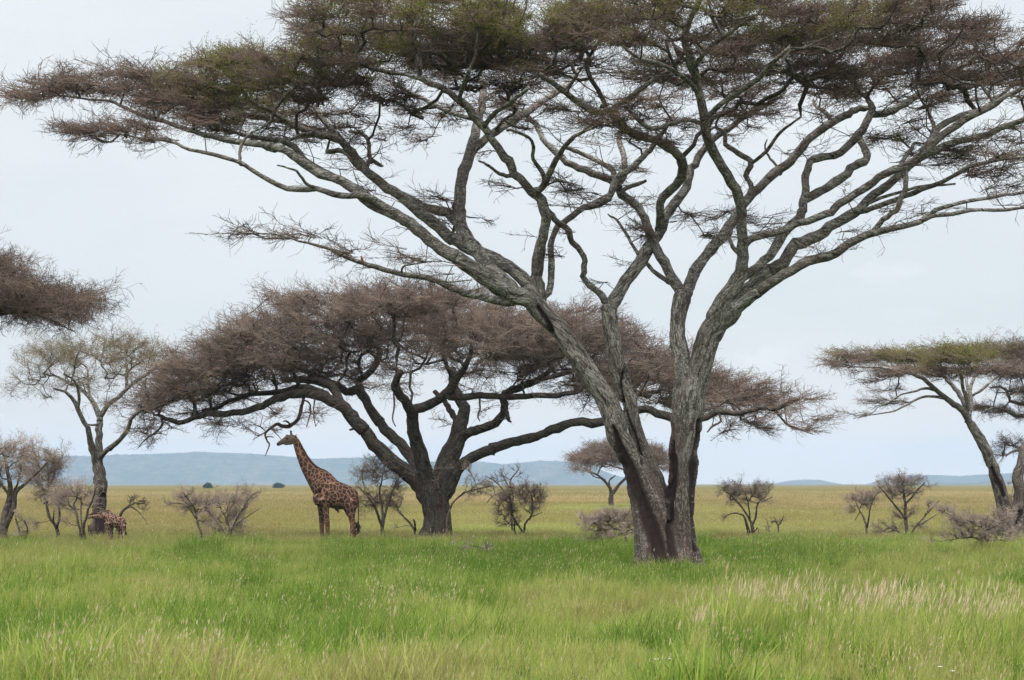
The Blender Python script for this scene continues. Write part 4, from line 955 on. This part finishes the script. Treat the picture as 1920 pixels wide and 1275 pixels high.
def giraffe(label, D, ox, oy, zs, parts, tail, tuft, mane, ears, eye, m, bands, voxel):
    """parts: list of (points 'zx,zy,diameter' on the enlarged photo crop, side offset start, end, side ratio)"""
    def W(zx, zy, side=0.): 
        p = P(ox+zx/zs, oy+zy/zs, D); p[1] += side; return p
    px = D/F/zs; segs = []
    for s, a, b, ratio in parts:
        t = parse(s); pts = catmull(t, 4); u = np.linspace(0, 1, len(pts))
        c = np.array([W(q[0], q[1], a+(b-a)*k) for q, k in zip(pts, u)]); r = pts[:, 2]/2*px
        T = np.gradient(c, axis=0); T /= np.linalg.norm(T, axis=1)[:, None]
        S_ = np.array([0, 1., 0]) - T*T[:, 1:2]; S_ /= np.linalg.norm(S_, axis=1)[:, None]; Up = np.cross(T, S_)
        ang = np.arange(20)*2*math.pi/20
        e0 = np.sqrt(np.clip(1-np.linspace(1, 0, 4)**2, .05, 1))
        V = (c[:, None] + S_[:, None]*np.cos(ang)[None, :, None]*(r*ratio)[:, None, None] + Up[:, None]*np.sin(ang)[None, :, None]*r[:, None, None]).reshape(-1, 3)
        n = 20; i = np.arange(len(c)-1)[:, None]*n; j = np.arange(n)[None]; j2 = (j+1) % n
        Q = np.stack([i+j, i+j2, i+n+j2, i+n+j], -1).reshape(-1, 4)
        a0 = len(V); V = np.vstack([V, c[:1]-T[:1]*r[0]*.75, c[-1:]+T[-1:]*r[-1]*.75]); k = np.arange(n); bb = (len(c)-1)*n
        # rounded ends
        Tq = np.vstack([np.stack([np.full(n, a0), (k+1) % n, k], -1), np.stack([np.full(n, a0+1), bb+k, bb+(k+1) % n], -1)])
        segs.append((V, [Q, Tq], np.zeros((len(V), 3))))
    V, polys, _ = merge(segs); me = new_mesh('tmp', V, polys, []); o = link('tmp', me)
    md = o.modifiers.new('r', 'REMESH'); md.mode = 'VOXEL'; md.voxel_size = voxel
    s = o.modifiers.new('s', 'SMOOTH'); s.iterations = 5; s.factor = .6
    m2 = bpy.data.meshes.new_from_object(o.evaluated_get(bpy.context.evaluated_depsgraph_get()))
    n = len(m2.vertices); X = np.empty(n*3, np.float32); m2.vertices.foreach_get('co', X); X = X.reshape(-1, 3).astype(float)
    Nn = np.empty(n*3, np.float32); m2.vertices.foreach_get('normal', Nn); Nn = Nn.reshape(-1, 3)
    ls = np.empty(len(m2.loops), np.int32); m2.loops.foreach_get('vertex_index', ls)
    zx = ((CX+X[:, 0]/D*F)-ox)*zs; zy = ((HY-(X[:, 2]-H)/D*F)-oy)*zs
    pale, plain, dark = bands(zx, zy, Nn)
    fx = X[:, 0].mean()
    root = thing('giraffe', label, 'giraffe', (float(fx), D, 0))
    bpy.data.objects.remove(o)
    body = child('body', X, ls.reshape(-1, 4), [m], root, True, {'pale': pale, 'plain': plain, 'dark': dark})
    def tube(name, s, mt, side=0., ratio=1., rough=.02, par=root, n=8):
        t = catmull(parse(s), 4); c = np.array([W(q[0], q[1], side) for q in t]); r = t[:, 2]/2*px
        V, pl, bk = ring_tube(c, r, n, rad2=r*ratio, rough=rough, seed=3); return child(name, V, pl, [mt], par, True)
    tl = tube('tail', tail, M_MANE)
    # tail tuft: a bundle of long hairs
    t = parse(tuft); rg = np.random.default_rng(2); A = []; Bp = []; 
    for i in range(90):
        o1 = rg.normal(0, t[0, 2]*.18, 2); o2 = rg.normal(0, t[1, 2]*.35, 2); m3 = rg.normal(0, t[1, 2]*.4, 2)
        p0 = W(t[0, 0]+o1[0], t[0, 1], o1[1]*px); p1 = W((t[0, 0]+t[1, 0])/2+m3[0], (t[0, 1]+t[1, 1])/2, m3[1]*px); p2 = W(t[1, 0]+o2[0], t[1, 1]+rg.normal(0, 8), o2[1]*px)
        A += [p0, p1]; Bp += [p1, p2]
    V, Q = prisms(np.array(A), np.array(Bp), np.full(len(A), .012), np.full(len(A), .008), 4)
    child('tail_tuft', V, Q, [M_HAIR], tl)
    # mane: short stiff hairs along the neck line
    t = catmull(parse(mane), 30); A = []; Bp = []
    for k in range(len(t)-1):
        tx = t[k+1]-t[k]; nn = np.array([tx[1], -tx[0]])/(np.hypot(tx[0], tx[1])+1e-9)
        if nn[1] > 0: nn = -nn
        for _ in range(3):
            s_ = rg.normal(0, .018); p0 = W(t[k, 0]-nn[0]*14, t[k, 1]-nn[1]*14, s_); hh = t[k, 2]*rg.uniform(.6, 1)
            p1 = W(t[k, 0]+nn[0]*hh+rg.normal(0, 1.5), t[k, 1]+nn[1]*hh, s_*1.5); A.append(p0); Bp.append(p1)
    V, Q = prisms(np.array(A), np.array(Bp), np.full(len(A), .012), np.full(len(A), .006), 4)
    child('mane', V, Q, [M_MANE], root)
    for s_, side in ears: tube('ear', s_, M_EAR, side, .45)
    for sd in (-1, 1):
        ex, ey, er, es = eye; c = W(ex, ey, sd*es)
        u = np.linspace(0, math.pi, 7); rr = er*px
        pts = np.array([c+[0, sd*rr*math.cos(a)*.8, 0] for a in u]); V, pl, _ = ring_tube(pts, np.maximum(.002, rr*np.sin(u)), 10)
        child('eye', V, pl, [M_EYE], root, True)
    return root

def bands_adult(zx, zy, n):
    sm = lambda a, b, x: np.clip((x-a)/(b-a), 0, 1)
    belly = sm(850, 910, zy)*sm(690, 740, zx)*(1-sm(880, 910, zx))*(1-sm(940, 960, zy))
    face = 1-sm(355, 400, zx)
    face = face*(zy < 320)
    muz = (1-sm(212, 250, zx))*(zy < 320)
    crest = (1-sm(215, 228, zy))*(zx < 335)*sm(.2, .7, n[:, 2])
    low = sm(980, 1080, zy)
    hornt = (1-sm(148, 160, zy))
    pale = np.clip(belly*.7+face*.75+ (1-sm(380, 430, zx))*.12 + sm(880, 930, zy)*(1-sm(1000, 1050, zy))*(zx < 660)*.4, 0, 1)
    return pale, np.clip(face*.9+low*.35+belly*.3, 0, 1), np.clip(face*.22+muz*.85+hornt*.9+crest*.5+belly*.1 + sm(.75, .98, n[:, 2])*.0, 0, 1)
M_COAT = coat('tall_giraffe_coat', (.21, .118, .076), (.036, .019, .014), (.215, .18, .13), 5.6, .038)
G1 = [('392,232,66 412,290,78 430,350,82 452,405,92 482,470,106 520,535,128 568,600,160 622,660,205 665,710,240', 0, 0, .62),   # neck
      ('655,765,200 690,765,262 730,765,282 790,785,280 850,800,262 905,815,244 950,830,212 978,845,160', 0, 0, .66),              # barrel
      ('560,530,70 600,560,96 650,590,110 700,615,122 745,662,124 800,710,110 860,750,110', 0, 0, .5),                                                                             # withers
      ('612,790,90 618,830,100 632,870,90', -.12, -.1, .9),                                                                           # brisket
      ('400,240,72 368,232,92 335,232,86 300,242,76 268,256,58 240,270,46 214,285,36', 0, 0, .56),                                  # head
      ('352,258,60 320,264,52 285,272,42', 0, 0, .6),                                                                                 # jaw
      ('300,200,30 318,200,34', 0, 0, .8),
      ('352,205,26 350,180,19 347,160,17 347,148,21', -.03, -.10, 1), ('352,205,26 352,180,19 350,160,17 350,150,21', .03, .10, 1),  # horns
      ('688,830,130 696,890,84 702,950,64 708,1010,54 712,1050,58 716,1110,46 720,1180,40 722,1235,40 716,1254,54', -.26, -.20, .8),
      ('648,840,110 640,890,76 642,950,60 646,1010,52 648,1050,54 650,1110,46 652,1180,40 652,1235,40 646,1254,54', .26, .22, .8),
      ('950,840,150 950,880,140 948,930,112 952,985,78 962,1040,62 970,1090,60 962,1140,50 954,1200,42 950,1236,42 944,1254,54', -.22, -.22, .62),
      ('920,850,130 912,900,110 925,960,80 945,1010,58 965,1060,54 990,1100,54 985,1150,44 980,1200,40 976,1236,40 970,1254,52', .24, .22, .6),
      ('800,925,40 818,945,26 820,962,20', 0, 0, .9)]
giraffe('tall giraffe standing with its head raised beneath a bare reddish bough', dist_of(1003), 480, 780, 5.313, G1,
        '1000,800,26 1014,840,16 1020,900,12 1022,970,11 1018,1060,12', '1018,1050,16 1008,1165,34',
        '395,205,10 425,250,10 460,310,10 505,390,10 560,465,10 620,515,9 690,545,8 730,575,6',
        [('388,205,16 398,192,14 410,186,8 418,184,3', .10), ('388,205,16 396,193,14 404,188,8 408,186,3', -.12)], (312, 222, 12, .105), M_COAT, bands_adult, .022)

def bands_calf(zx, zy, n):
    sm = lambda a, b, x: np.clip((x-a)/(b-a), 0, 1)
    head = 1-sm(430, 470, zx)
    low = sm(880, 980, zy)
    pale = np.clip(.25+sm(560, 760, zy)*.3 + (1-sm(450, 650, zx))*.4, 0, 1)
    top = sm(.55, .9, n[:, 2])*(1-sm(470, 560, zy))
    return pale, np.clip(head*.8+low*.5, 0, 1), np.clip(top*.35+head*.15, 0, 1)
M_COATC = coat('calf_coat', (.28, .165, .115), (.046, .020, .016), (.38, .30, .22), 9.0, .05)
G2 = [('440,515,74 500,500,84 570,488,96 650,482,112 740,480,132 830,478,160 920,490,215', 0, 0, .6),
      ('900,560,215 960,560,330 1030,580,330 1110,610,310 1190,625,285 1260,640,270 1310,660,190', 0, 0, .66),
      ('760,455,90 830,440,110 890,425,130 945,420,140 1000,445,140 1060,500,140 1120,540,150', 0, 0, .5),
      ('455,515,70 425,525,66 398,545,52 375,562,40 355,575,30', 0, 0, .6),
      ('930,650,170 925,720,120 940,800,90 970,880,80 990,960,62 996,1040,54 996,1105,60', -.12, -.10, .8),
      ('990,670,150 1000,740,110 1005,820,76 1010,900,60 1012,1000,50 1012,1105,58', .12, .10, .8),
      ('1295,700,160 1290,770,140 1272,840,98 1262,900,76 1280,960,70 1290,1010,56 1292,1105,58', -.11, -.10, .7),
      ('1240,720,140 1215,790,96 1195,850,72 1185,920,58 1178,1000,50 1176,1105,56', .12, .11, .7)]
giraffe('giraffe calf stretching its neck level into a thorn shrub', dist_of(1005), 130, 930, 12.75, G2,
        '1320,600,26 1345,680,22 1352,760,20 1350,850,18', '1350,845,16 1350,930,24',
        '450,452,12 560,420,16 700,395,16 820,368,16 930,350,14 990,370,8', [('440,470,26 432,440,22 428,420,8', .05), ('446,470,26 440,445,20 436,425,8', -.07)], (412, 520, 10, .062), M_COATC, bands_calf, .016)

# ------------------------------------------------------------------ small bird and nest
M_BB = flat_mat('dark_feathers', (.02, .018, .018)); M_BR = flat_mat('rust_feathers', (.22, .055, .02))
bd = big.D-4.0
r_ = thing('bird', 'small rust-breasted bird perched upright on the low bare limb', 'bird', tuple(float(v) for v in P(678, 493, bd)))
def blob(name, pts, mt, par, n=10):
    t = parse(pts); c = catmull(np.array([P(a, b, bd) for a, b, _ in t]), 4); k = np.linspace(0, 1, len(c)); r = np.interp(k, np.linspace(0, 1, len(t)), t[:, 2])/2/F*bd
    V, pl, _ = ring_tube(c, r, n)
    base = np.array(par.location); me = new_mesh(name, V-base, pl, [mt], True); return link(name, me, par)
blob('body', '677.6,479.6,1 677.9,480.6,3 678,482.5,3.9 678.4,485,4.6 678.8,488,4.4 679.6,491.5,3 680,493.5,1.5', M_BR, r_)
blob('wing', '679,483,1 680,486,3 680.6,490,3 681.2,494,1', M_BB, r_)
blob('tail', '679.5,490,2.6 681,496,2.4 682,500,2', M_BB, r_)
blob('beak', '677.5,480.8,1.6 676,481,1 675,481.2,.3', M_BB, r_, 6)
bd = 73
nest = thing('nest', 'small dark nest lodged under the twigs of the left-edge bough', 'nest', tuple(float(v) for v in P(107, 606, bd)))
A = []; Bp = []; rg = np.random.default_rng(8); c0 = P(107, 606, bd)
for i in range(220):
    u = rg.normal(0, 1, 3); u /= np.linalg.norm(u); p = c0+u*np.array([.10, .09, .07]); tng = np.cross(u, rg.normal(0, 1, 3)); tng /= np.linalg.norm(tng); A.append(p-tng*.06); Bp.append(p+tng*.07)
V, Q = prisms(np.array(A), np.array(Bp), np.full(220, .008), np.full(220, .006), 3)
child('twig_ball', V, Q, [M_HAIR], nest)
# ------------------------------------------------------------------ grass
def grass_mat(name, stops, tipc, tipf=.4, tr=.52):
    m, nt, out = mat(name)
    ti = attr(nt, 'tint', 'INSTANCER').outputs['Fac']; bv = attr(nt, 'bv').outputs['Fac']; ht = attr(nt, 'ht').outputs['Fac']
    t = math_(nt, 'ADD', ti, math_(nt, 'MULTIPLY', math_(nt, 'SUBTRACT', bv, .5), .34), clamp=True)
    c = ramp(nt, t, stops)
    c = mix(nt, math_(nt, 'MULTIPLY', math_(nt, 'POWER', ht, 3.0), tipf), c, tipc)
    c = mix(nt, 1.0, c, ramp(nt, math_(nt, 'FRACT', math_(nt, 'MULTIPLY', bv, 7.3)), [(0, g3(.75)), (1, g3(1.4))]), 'MULTIPLY')
    d = N(nt, 'ShaderNodeBsdfDiffuse'); t2_ = N(nt, 'ShaderNodeBsdfTranslucent'); mx = N(nt, 'ShaderNodeMixShader'); mx.inputs[0].default_value = tr
    L(nt, c, d.inputs[0]); L(nt, c, t2_.inputs[0]); L(nt, d.outputs[0], mx.inputs[1]); L(nt, t2_.outputs[0], mx.inputs[2]); L(nt, mx.outputs[0], out.inputs[0])
    return m
STOPS = [(0, (.062, .135, .012)), (.16, (.155, .255, .030)), (.32, (.275, .32, .070)), (.46, (.32, .32, .115)), (.56, (.215, .215, .066)), (.75, (.185, .160, .052)), (.9, (.195, .155, .060)), (1, (.40, .31, .16))]
M_GR = grass_mat('green_blades', STOPS, (.30, .28, .15), .35)
m_head, nt, out = mat('seed_heads'); b = N(nt, 'ShaderNodeBsdfDiffuse')
L(nt, ramp(nt, attr(nt, 'bv').outputs['Fac'], [(0, (.34, .27, .16)), (.5, (.46, .39, .24)), (1, (.52, .46, .32))]), b.inputs[0]); L(nt, b.outputs[0], out.inputs[0])

def tuft(seed, nb, h, spread, w, lean, heads=0, hl=.06, hw=.012, stalk=1.25, curl=.5):
    g = np.random.default_rng(seed); V = []; Q = []; T = []; bv = []; ht = []; mi = []
    def strip(p, d, ln, w_, c, val, bend, lv=3):
        side = np.array([math.cos(c), math.sin(c), 0]); b0 = len(V)
        pts = []; q = p.copy(); dd = d.copy()
        for k in range(lv+1):
            pts.append(q.copy()); q = q+dd*ln/lv; dd = dd+bend; dd /= np.linalg.norm(dd)
        ws = [1, .85, .6, .0][:lv+1] if lv == 3 else [1, 1, 1]
        for k in range(lv):
            V.append(pts[k]-side*w_*ws[k]/2); V.append(pts[k]+side*w_*ws[k]/2); bv.extend([val]*2); ht.extend([k/lv]*2)
        V.append(pts[-1]); bv.append(val); ht.append(1)
        for k in range(lv-1): Q.append([b0+2*k, b0+2*k+1, b0+2*k+3, b0+2*k+2])
        T.append([b0+2*lv-2, b0+2*lv-1, b0+2*lv]); return pts
    heads_at = []
    for i in range(nb):
        a = g.uniform(0, 6.283); r = spread*math.sqrt(g.random()); p = np.array([r*math.cos(a), r*math.sin(a), -.02])
        an = g.uniform(0, 6.283); le = abs(g.normal(0, lean)); d = np.array([math.cos(an)*le+.10, math.sin(an)*le, 1.]); d /= np.linalg.norm(d)
        bend = np.array([math.cos(an), math.sin(an), -.5])*curl*g.uniform(0, .6)
        strip(p, d, h*g.uniform(.5, 1.15), w*g.uniform(.6, 1.3), g.uniform(0, 3.14), g.random(), bend)
    for i in range(heads):
        a = g.uniform(0, 6.283); r = spread*math.sqrt(g.random()); p = np.array([r*math.cos(a), r*math.sin(a), 0.])
        d = np.array([g.normal(.10, .12), g.normal(0, .12), 1.]); d /= np.linalg.norm(d); ln = h*stalk*g.uniform(.75, 1.15)
        pts = strip(p, d, ln, w*.5, g.uniform(0, 3.14), .8, np.array([.12, 0, -.05])*g.random())
        heads_at.append((pts[-1], pts[-1]-pts[-2]))
    nq, ntq = len(Q), len(T)
    V = [np.array(v) for v in V]
    HQ = []
    for p, d in heads_at:
        d = d/np.linalg.norm(d); val = g.random(); l = hl*g.uniform(.6, 1.3)
        for c in (0, 1.57):
            s = np.array([math.cos(c), math.sin(c), 0])*hw/2; b0 = len(V)
            V += [p-d*.01, p+d*l*.4-s, p+d*l, p+d*l*.4+s]; bv += [val]*4; ht += [0]*4; HQ.append([b0, b0+1, b0+2, b0+3])
    polys = [np.array(Q)]; 
    if HQ: polys.append(np.array(HQ))
    polys.append(np.array(T))
    me = new_mesh('grass_tuft', np.array(V), polys, [M_GR, m_head], False, {'bv': np.array(bv), 'ht': np.array(ht)})
    if HQ:
        idx = np.zeros(len(me.polygons), np.int32); idx[nq:nq+len(HQ)] = 1; me.polygons.foreach_set('material_index', idx)
    return bpy.data.objects.new('grass_tuft', me)

def grass_field(name, label, protos, pts, sc, tint):
    c = bpy.data.collections.new(name+'_tufts')
    for o in protos: c.objects.link(o)
    n = len(pts); me = bpy.data.meshes.new(name); me.vertices.add(n); me.vertices.foreach_set('co', np.asarray(pts, np.float32).ravel())
    for k, a, ty in (('scale', sc, 'FLOAT'), ('tint', tint, 'FLOAT'), ('turn', np.random.default_rng(n).uniform(-.6, .6, n), 'FLOAT')):
        at = me.attributes.new(k, ty, 'POINT'); at.data.foreach_set('value', np.asarray(a, np.float32))
    at = me.attributes.new('which', 'INT', 'POINT'); at.data.foreach_set('value', np.random.default_rng(n+1).integers(0, len(protos), n).astype(np.int32))
    o = link(name, me); tag(o, label, 'grass', kind='stuff')
    ng = bpy.data.node_groups.new(name, 'GeometryNodeTree')
    ng.interface.new_socket('Geometry', in_out='INPUT', socket_type='NodeSocketGeometry'); ng.interface.new_socket('Geometry', in_out='OUTPUT', socket_type='NodeSocketGeometry')
    gi = ng.nodes.new('NodeGroupInput'); go = ng.nodes.new('NodeGroupOutput'); ip = ng.nodes.new('GeometryNodeInstanceOnPoints')
    ci = ng.nodes.new('GeometryNodeCollectionInfo'); ci.inputs[0].default_value = c; ci.inputs['Separate Children'].default_value = True; ci.inputs['Reset Children'].default_value = True
    def na(k, ty): q = ng.nodes.new('GeometryNodeInputNamedAttribute'); q.data_type = ty; q.inputs[0].default_value = k; return q.outputs[0]
    cx = ng.nodes.new('ShaderNodeCombineXYZ'); ng.links.new(na('turn', 'FLOAT'), cx.inputs[2])
    ng.links.new(gi.outputs[0], ip.inputs['Points']); ng.links.new(ci.outputs[0], ip.inputs['Instance']); ip.inputs['Pick Instance'].default_value = True
    ng.links.new(na('which', 'INT'), ip.inputs['Instance Index']); ng.links.new(cx.outputs[0], ip.inputs['Rotation']); ng.links.new(na('scale', 'FLOAT'), ip.inputs['Scale'])
    ng.links.new(ip.outputs[0], go.inputs[0])
    md = o.modifiers.new('scatter', 'NODES'); md.node_group = ng
    return o

def scatter(d0, d1, dens, rg, half=.30):
    "random points between two distances, dens(d) per square metre, inside a wedge wider than the view"
    out = []; d = d0
    while d < d1:
        dd = max(1., d*.04); a = half*2*(d+dd/2)*dd; n = int(a*dens(d))
        y = rg.uniform(d, d+dd, n); out.append(np.stack([rg.uniform(-half, half, n)*y, y], -1)); d += dd
    return np.vstack(out)
def patchy(x, y, s, o): return mnoise.noise(Vector((x*s, y*s, o)))
def at_px(x, y): return CX+x/y*F, HY+(H-GR)*F/y
# mounds of taller tussock: column, row of the foot, half widths, extra height
MOUNDS = [(1258, 1056, 85, 14, -.5), (205, 1014, 60, 12, -.4), (690, 1172, 70, 18, .55), (860, 1190, 75, 18, .5), (340, 1262, 110, 26, .45), (1180, 1160, 60, 14, .35), (1370, 1165, 60, 14, .4), (1560, 1210, 90, 18, .5), (1800, 1200, 120, 18, .5), (1250, 1275, 120, 20, .3), (560, 1240, 60, 20, .2), (90, 1250, 90, 26, .3), (1500, 1035, 70, 10, .7), (1260, 1062, 60, 7, .3), (380, 1022, 60, 8, .6), (1560, 1050, 60, 8, .5), (1000, 1075, 120, 10, .3), (700, 1250, 60, 14, .2)]
def height_mul(px, py):
    h = 1.
    for bx, by, rx, ry, k in MOUNDS:
        q = ((px-bx)/rx)**2+((py-by)/ry)**2
        if q < 6: h += (1.5 if k > 0 else 1.)*k*math.exp(-q)
    return h
def tussock(x, y, cell=2.3):
    "height and hue of the nearest tussock on a jittered grid"
    b = 0; hue = 0; ci, cj = int(math.floor(x/cell)), int(math.floor(y/cell))
    for i in (ci-1, ci, ci+1):
        for j in (cj-1, cj, cj+1):
            h_ = random.Random(i*7919+j*104729); cx_ = (i+h_.random())*cell; cy_ = (j+h_.random())*cell; k = h_.random()**1.5*1.3; w_ = h_.uniform(.5, 1.1); u = h_.uniform(-.24, .2)
            e_ = k*math.exp(-(((x-cx_)/w_)**2+((y-cy_)/(w_*1.3))**2))
            if e_ > b: b = e_; hue = u
    return b, hue
rg = np.random.default_rng(77)
near = scatter(19, 102, lambda d: 10 if d < 35 else 8 if d < 60 else 7, rg)
sc = []; ti = []
for x, y in near:
    px, py = at_px(x, y)
    tb, th = tussock(x, y); n = -.30 + tb*1.15 + patchy(x, y, .13, 2.)*.35
    edge = 1-max(0, (y-90)/12)*.6
    sc.append(max(.35, (1+n)*height_mul(px, py)*rg.uniform(.65, 1.3)*edge)); t = field_tint(x, y)+rg.normal(0, .07)+.12*patchy(x, y, .9, 7.)+th+(.08 if py > 1160 else 0)
    q = ((px-430)/26)**2+((py-1262)/22)**2
    if q < 1.2: t += .55
    ti.append(t)
greens = [tuft(100+i, 46, .34, .20, .011, .32) for i in range(7)] + [tuft(120+i, 40, .36, .20, .011, .3, heads=1, hl=.05, hw=.012) for i in range(3)]
grass_field('green_grass', 'knee-high green grass covering the whole foreground', greens, np.c_[near, np.zeros(len(near))], sc, np.clip(ti, 0, 1))
# long wispy blades standing above the rest
ws = scatter(19, 80, lambda d: 2.6, rg); sc = []; ti = []
for x, y in ws:
    px, py = at_px(x, y); sc.append(rg.uniform(.6, 1.3)*height_mul(px, py)**.6*(1+.5*patchy(x, y, .3, 6.))); ti.append(field_tint(x, y)+rg.normal(0, .15))
wisps = [tuft(200+i, 16, .58, .22, .008, .26, heads=2, hl=.05, hw=.010, stalk=1.0, curl=.7) for i in range(6)]
grass_field('wispy_grass', 'long thin wispy blades rising above the shorter green grass', wisps, np.c_[ws, np.zeros(len(ws))], sc, np.clip(ti, 0, 1))
# fine seeded grass
fs = scatter(19, 60, lambda d: 2.2, rg); keep = []; sc = []; ti = []
for x, y in fs:
    px, py = at_px(x, y); p = -.22 + patchy(x, y, .12, 9.)*.9
    p += 1.8*math.exp(-((px-250)/380)**2-((py-1250)/50)**2) + .5*math.exp(-((px-700)/120)**2-((py-1150)/30)**2)+.4*math.exp(-((px-1000)/200)**2-((py-1110)/20)**2)
    if p > rg.random()*1.0: keep.append((x, y, 0)); sc.append(rg.uniform(.8, 1.3)*height_mul(px, py)**.7); ti.append(.35+.3*rg.random())
seeds = [tuft(140+i, 12, .40, .16, .009, .3, heads=11, hl=.045, hw=.014, stalk=1.2) for i in range(5)]
grass_field('seeding_grass', 'fine grass with small beige seed heads among the green', seeds, keep, sc, np.clip(ti, 0, 1))
# tall pale plumes on the right
fs = scatter(26, 50, lambda d: 9, rg); keep = []; sc = []; ti = []
for x, y in fs:
    px, py = at_px(x, y)
    q = max(math.exp(-((px-1850)/330)**2-((py-1178)/16)**2), .9*math.exp(-((px-1430)/130)**2-((py-1150)/12)**2), .8*math.exp(-((px-1640)/120)**2-((py-1165)/16)**2), .25*math.exp(-((px-1330)/80)**2-((py-1200)/20)**2))
    q *= 1+.6*patchy(x, y, .5, 3.)
    if q > .12+.8*rg.random(): keep.append((x, y, 0)); sc.append(rg.uniform(.8, 1.15)); ti.append(.12+.22*rg.random())
plumes = [tuft(160+i, 26, .62, .14, .013, .2, heads=9, hl=.18, hw=.013, stalk=1.18, curl=.25) for i in range(5)]
grass_field('tall_plume_grass', 'tall green grass with long pale pinkish plumes at the right', plumes, keep, sc, ti)
# dry grass of the plain
dry = scatter(80, 520, lambda d: 5.5 if d < 110 else 3.2 if d < 150 else 1.3 if d < 260 else .45, rg, .29); sc = []; ti = []
for x, y in dry:
    t = field_tint(x, y)
    sc.append(rg.uniform(.7, 1.2)*(1 if y < 150 else 1.35 if y < 260 else 2.0)*(.9+.3*patchy(x, y, .07, 4.))); ti.append(t+rg.normal(0, .05))
drys = [tuft(180+i, 46, .30, .34, .018, .42, heads=2, hl=.04, hw=.016) for i in range(6)]
grass_field('dry_plain_grass', 'straw-coloured grass spreading over the plain to the horizon', drys, np.c_[dry, np.zeros(len(dry))], sc, np.clip(ti, 0, 1))
print('grass points', len(near), len(keep), len(dry))
# a few white wild flowers
M_PET = flat_mat('white_petals', (.75, .75, .72)); M_STK = flat_mat('green_stalk', (.09, .16, .04))
for i, (fx, fy, lab) in enumerate([(1231, 1237, 'leftmost white wild flower at the foot of the picture'), (1240, 1243, 'white wild flower just right of the leftmost one'), (1257, 1236, 'white wild flower, right end of the cluster of three'), (1762, 1251, 'white wild flower, upper of the two at lower right'), (1786, 1259, 'white wild flower, lower of the two at lower right')]):
    D = 24.5; top = P(fx, fy, D); base = np.array([top[0]-.03, D+.02, 0.])
    r = thing('wild_flower', lab, 'flower', tuple(float(v) for v in base), 'white wild flowers in the grass')
    V, pl, _ = ring_tube(catmull(np.array([base, (base+top)/2+[.02, 0, 0], top]), 3), np.full(7, .004), 5)
    child('stalk', V, pl, [M_STK], r)
    V = []; Q = []
    for k in range(7):
        a = k*.898+i; d = np.array([math.cos(a), math.sin(a)*.7, .35]); s = np.array([-math.sin(a), math.cos(a), 0]); b0 = len(V)
        V += [top, top+d*.022-s*.010, top+d*.038, top+d*.022+s*.010]; Q.append([b0, b0+1, b0+2, b0+3])
    child('petals', np.array(V), np.array(Q), [M_PET], r)
print('scene done')
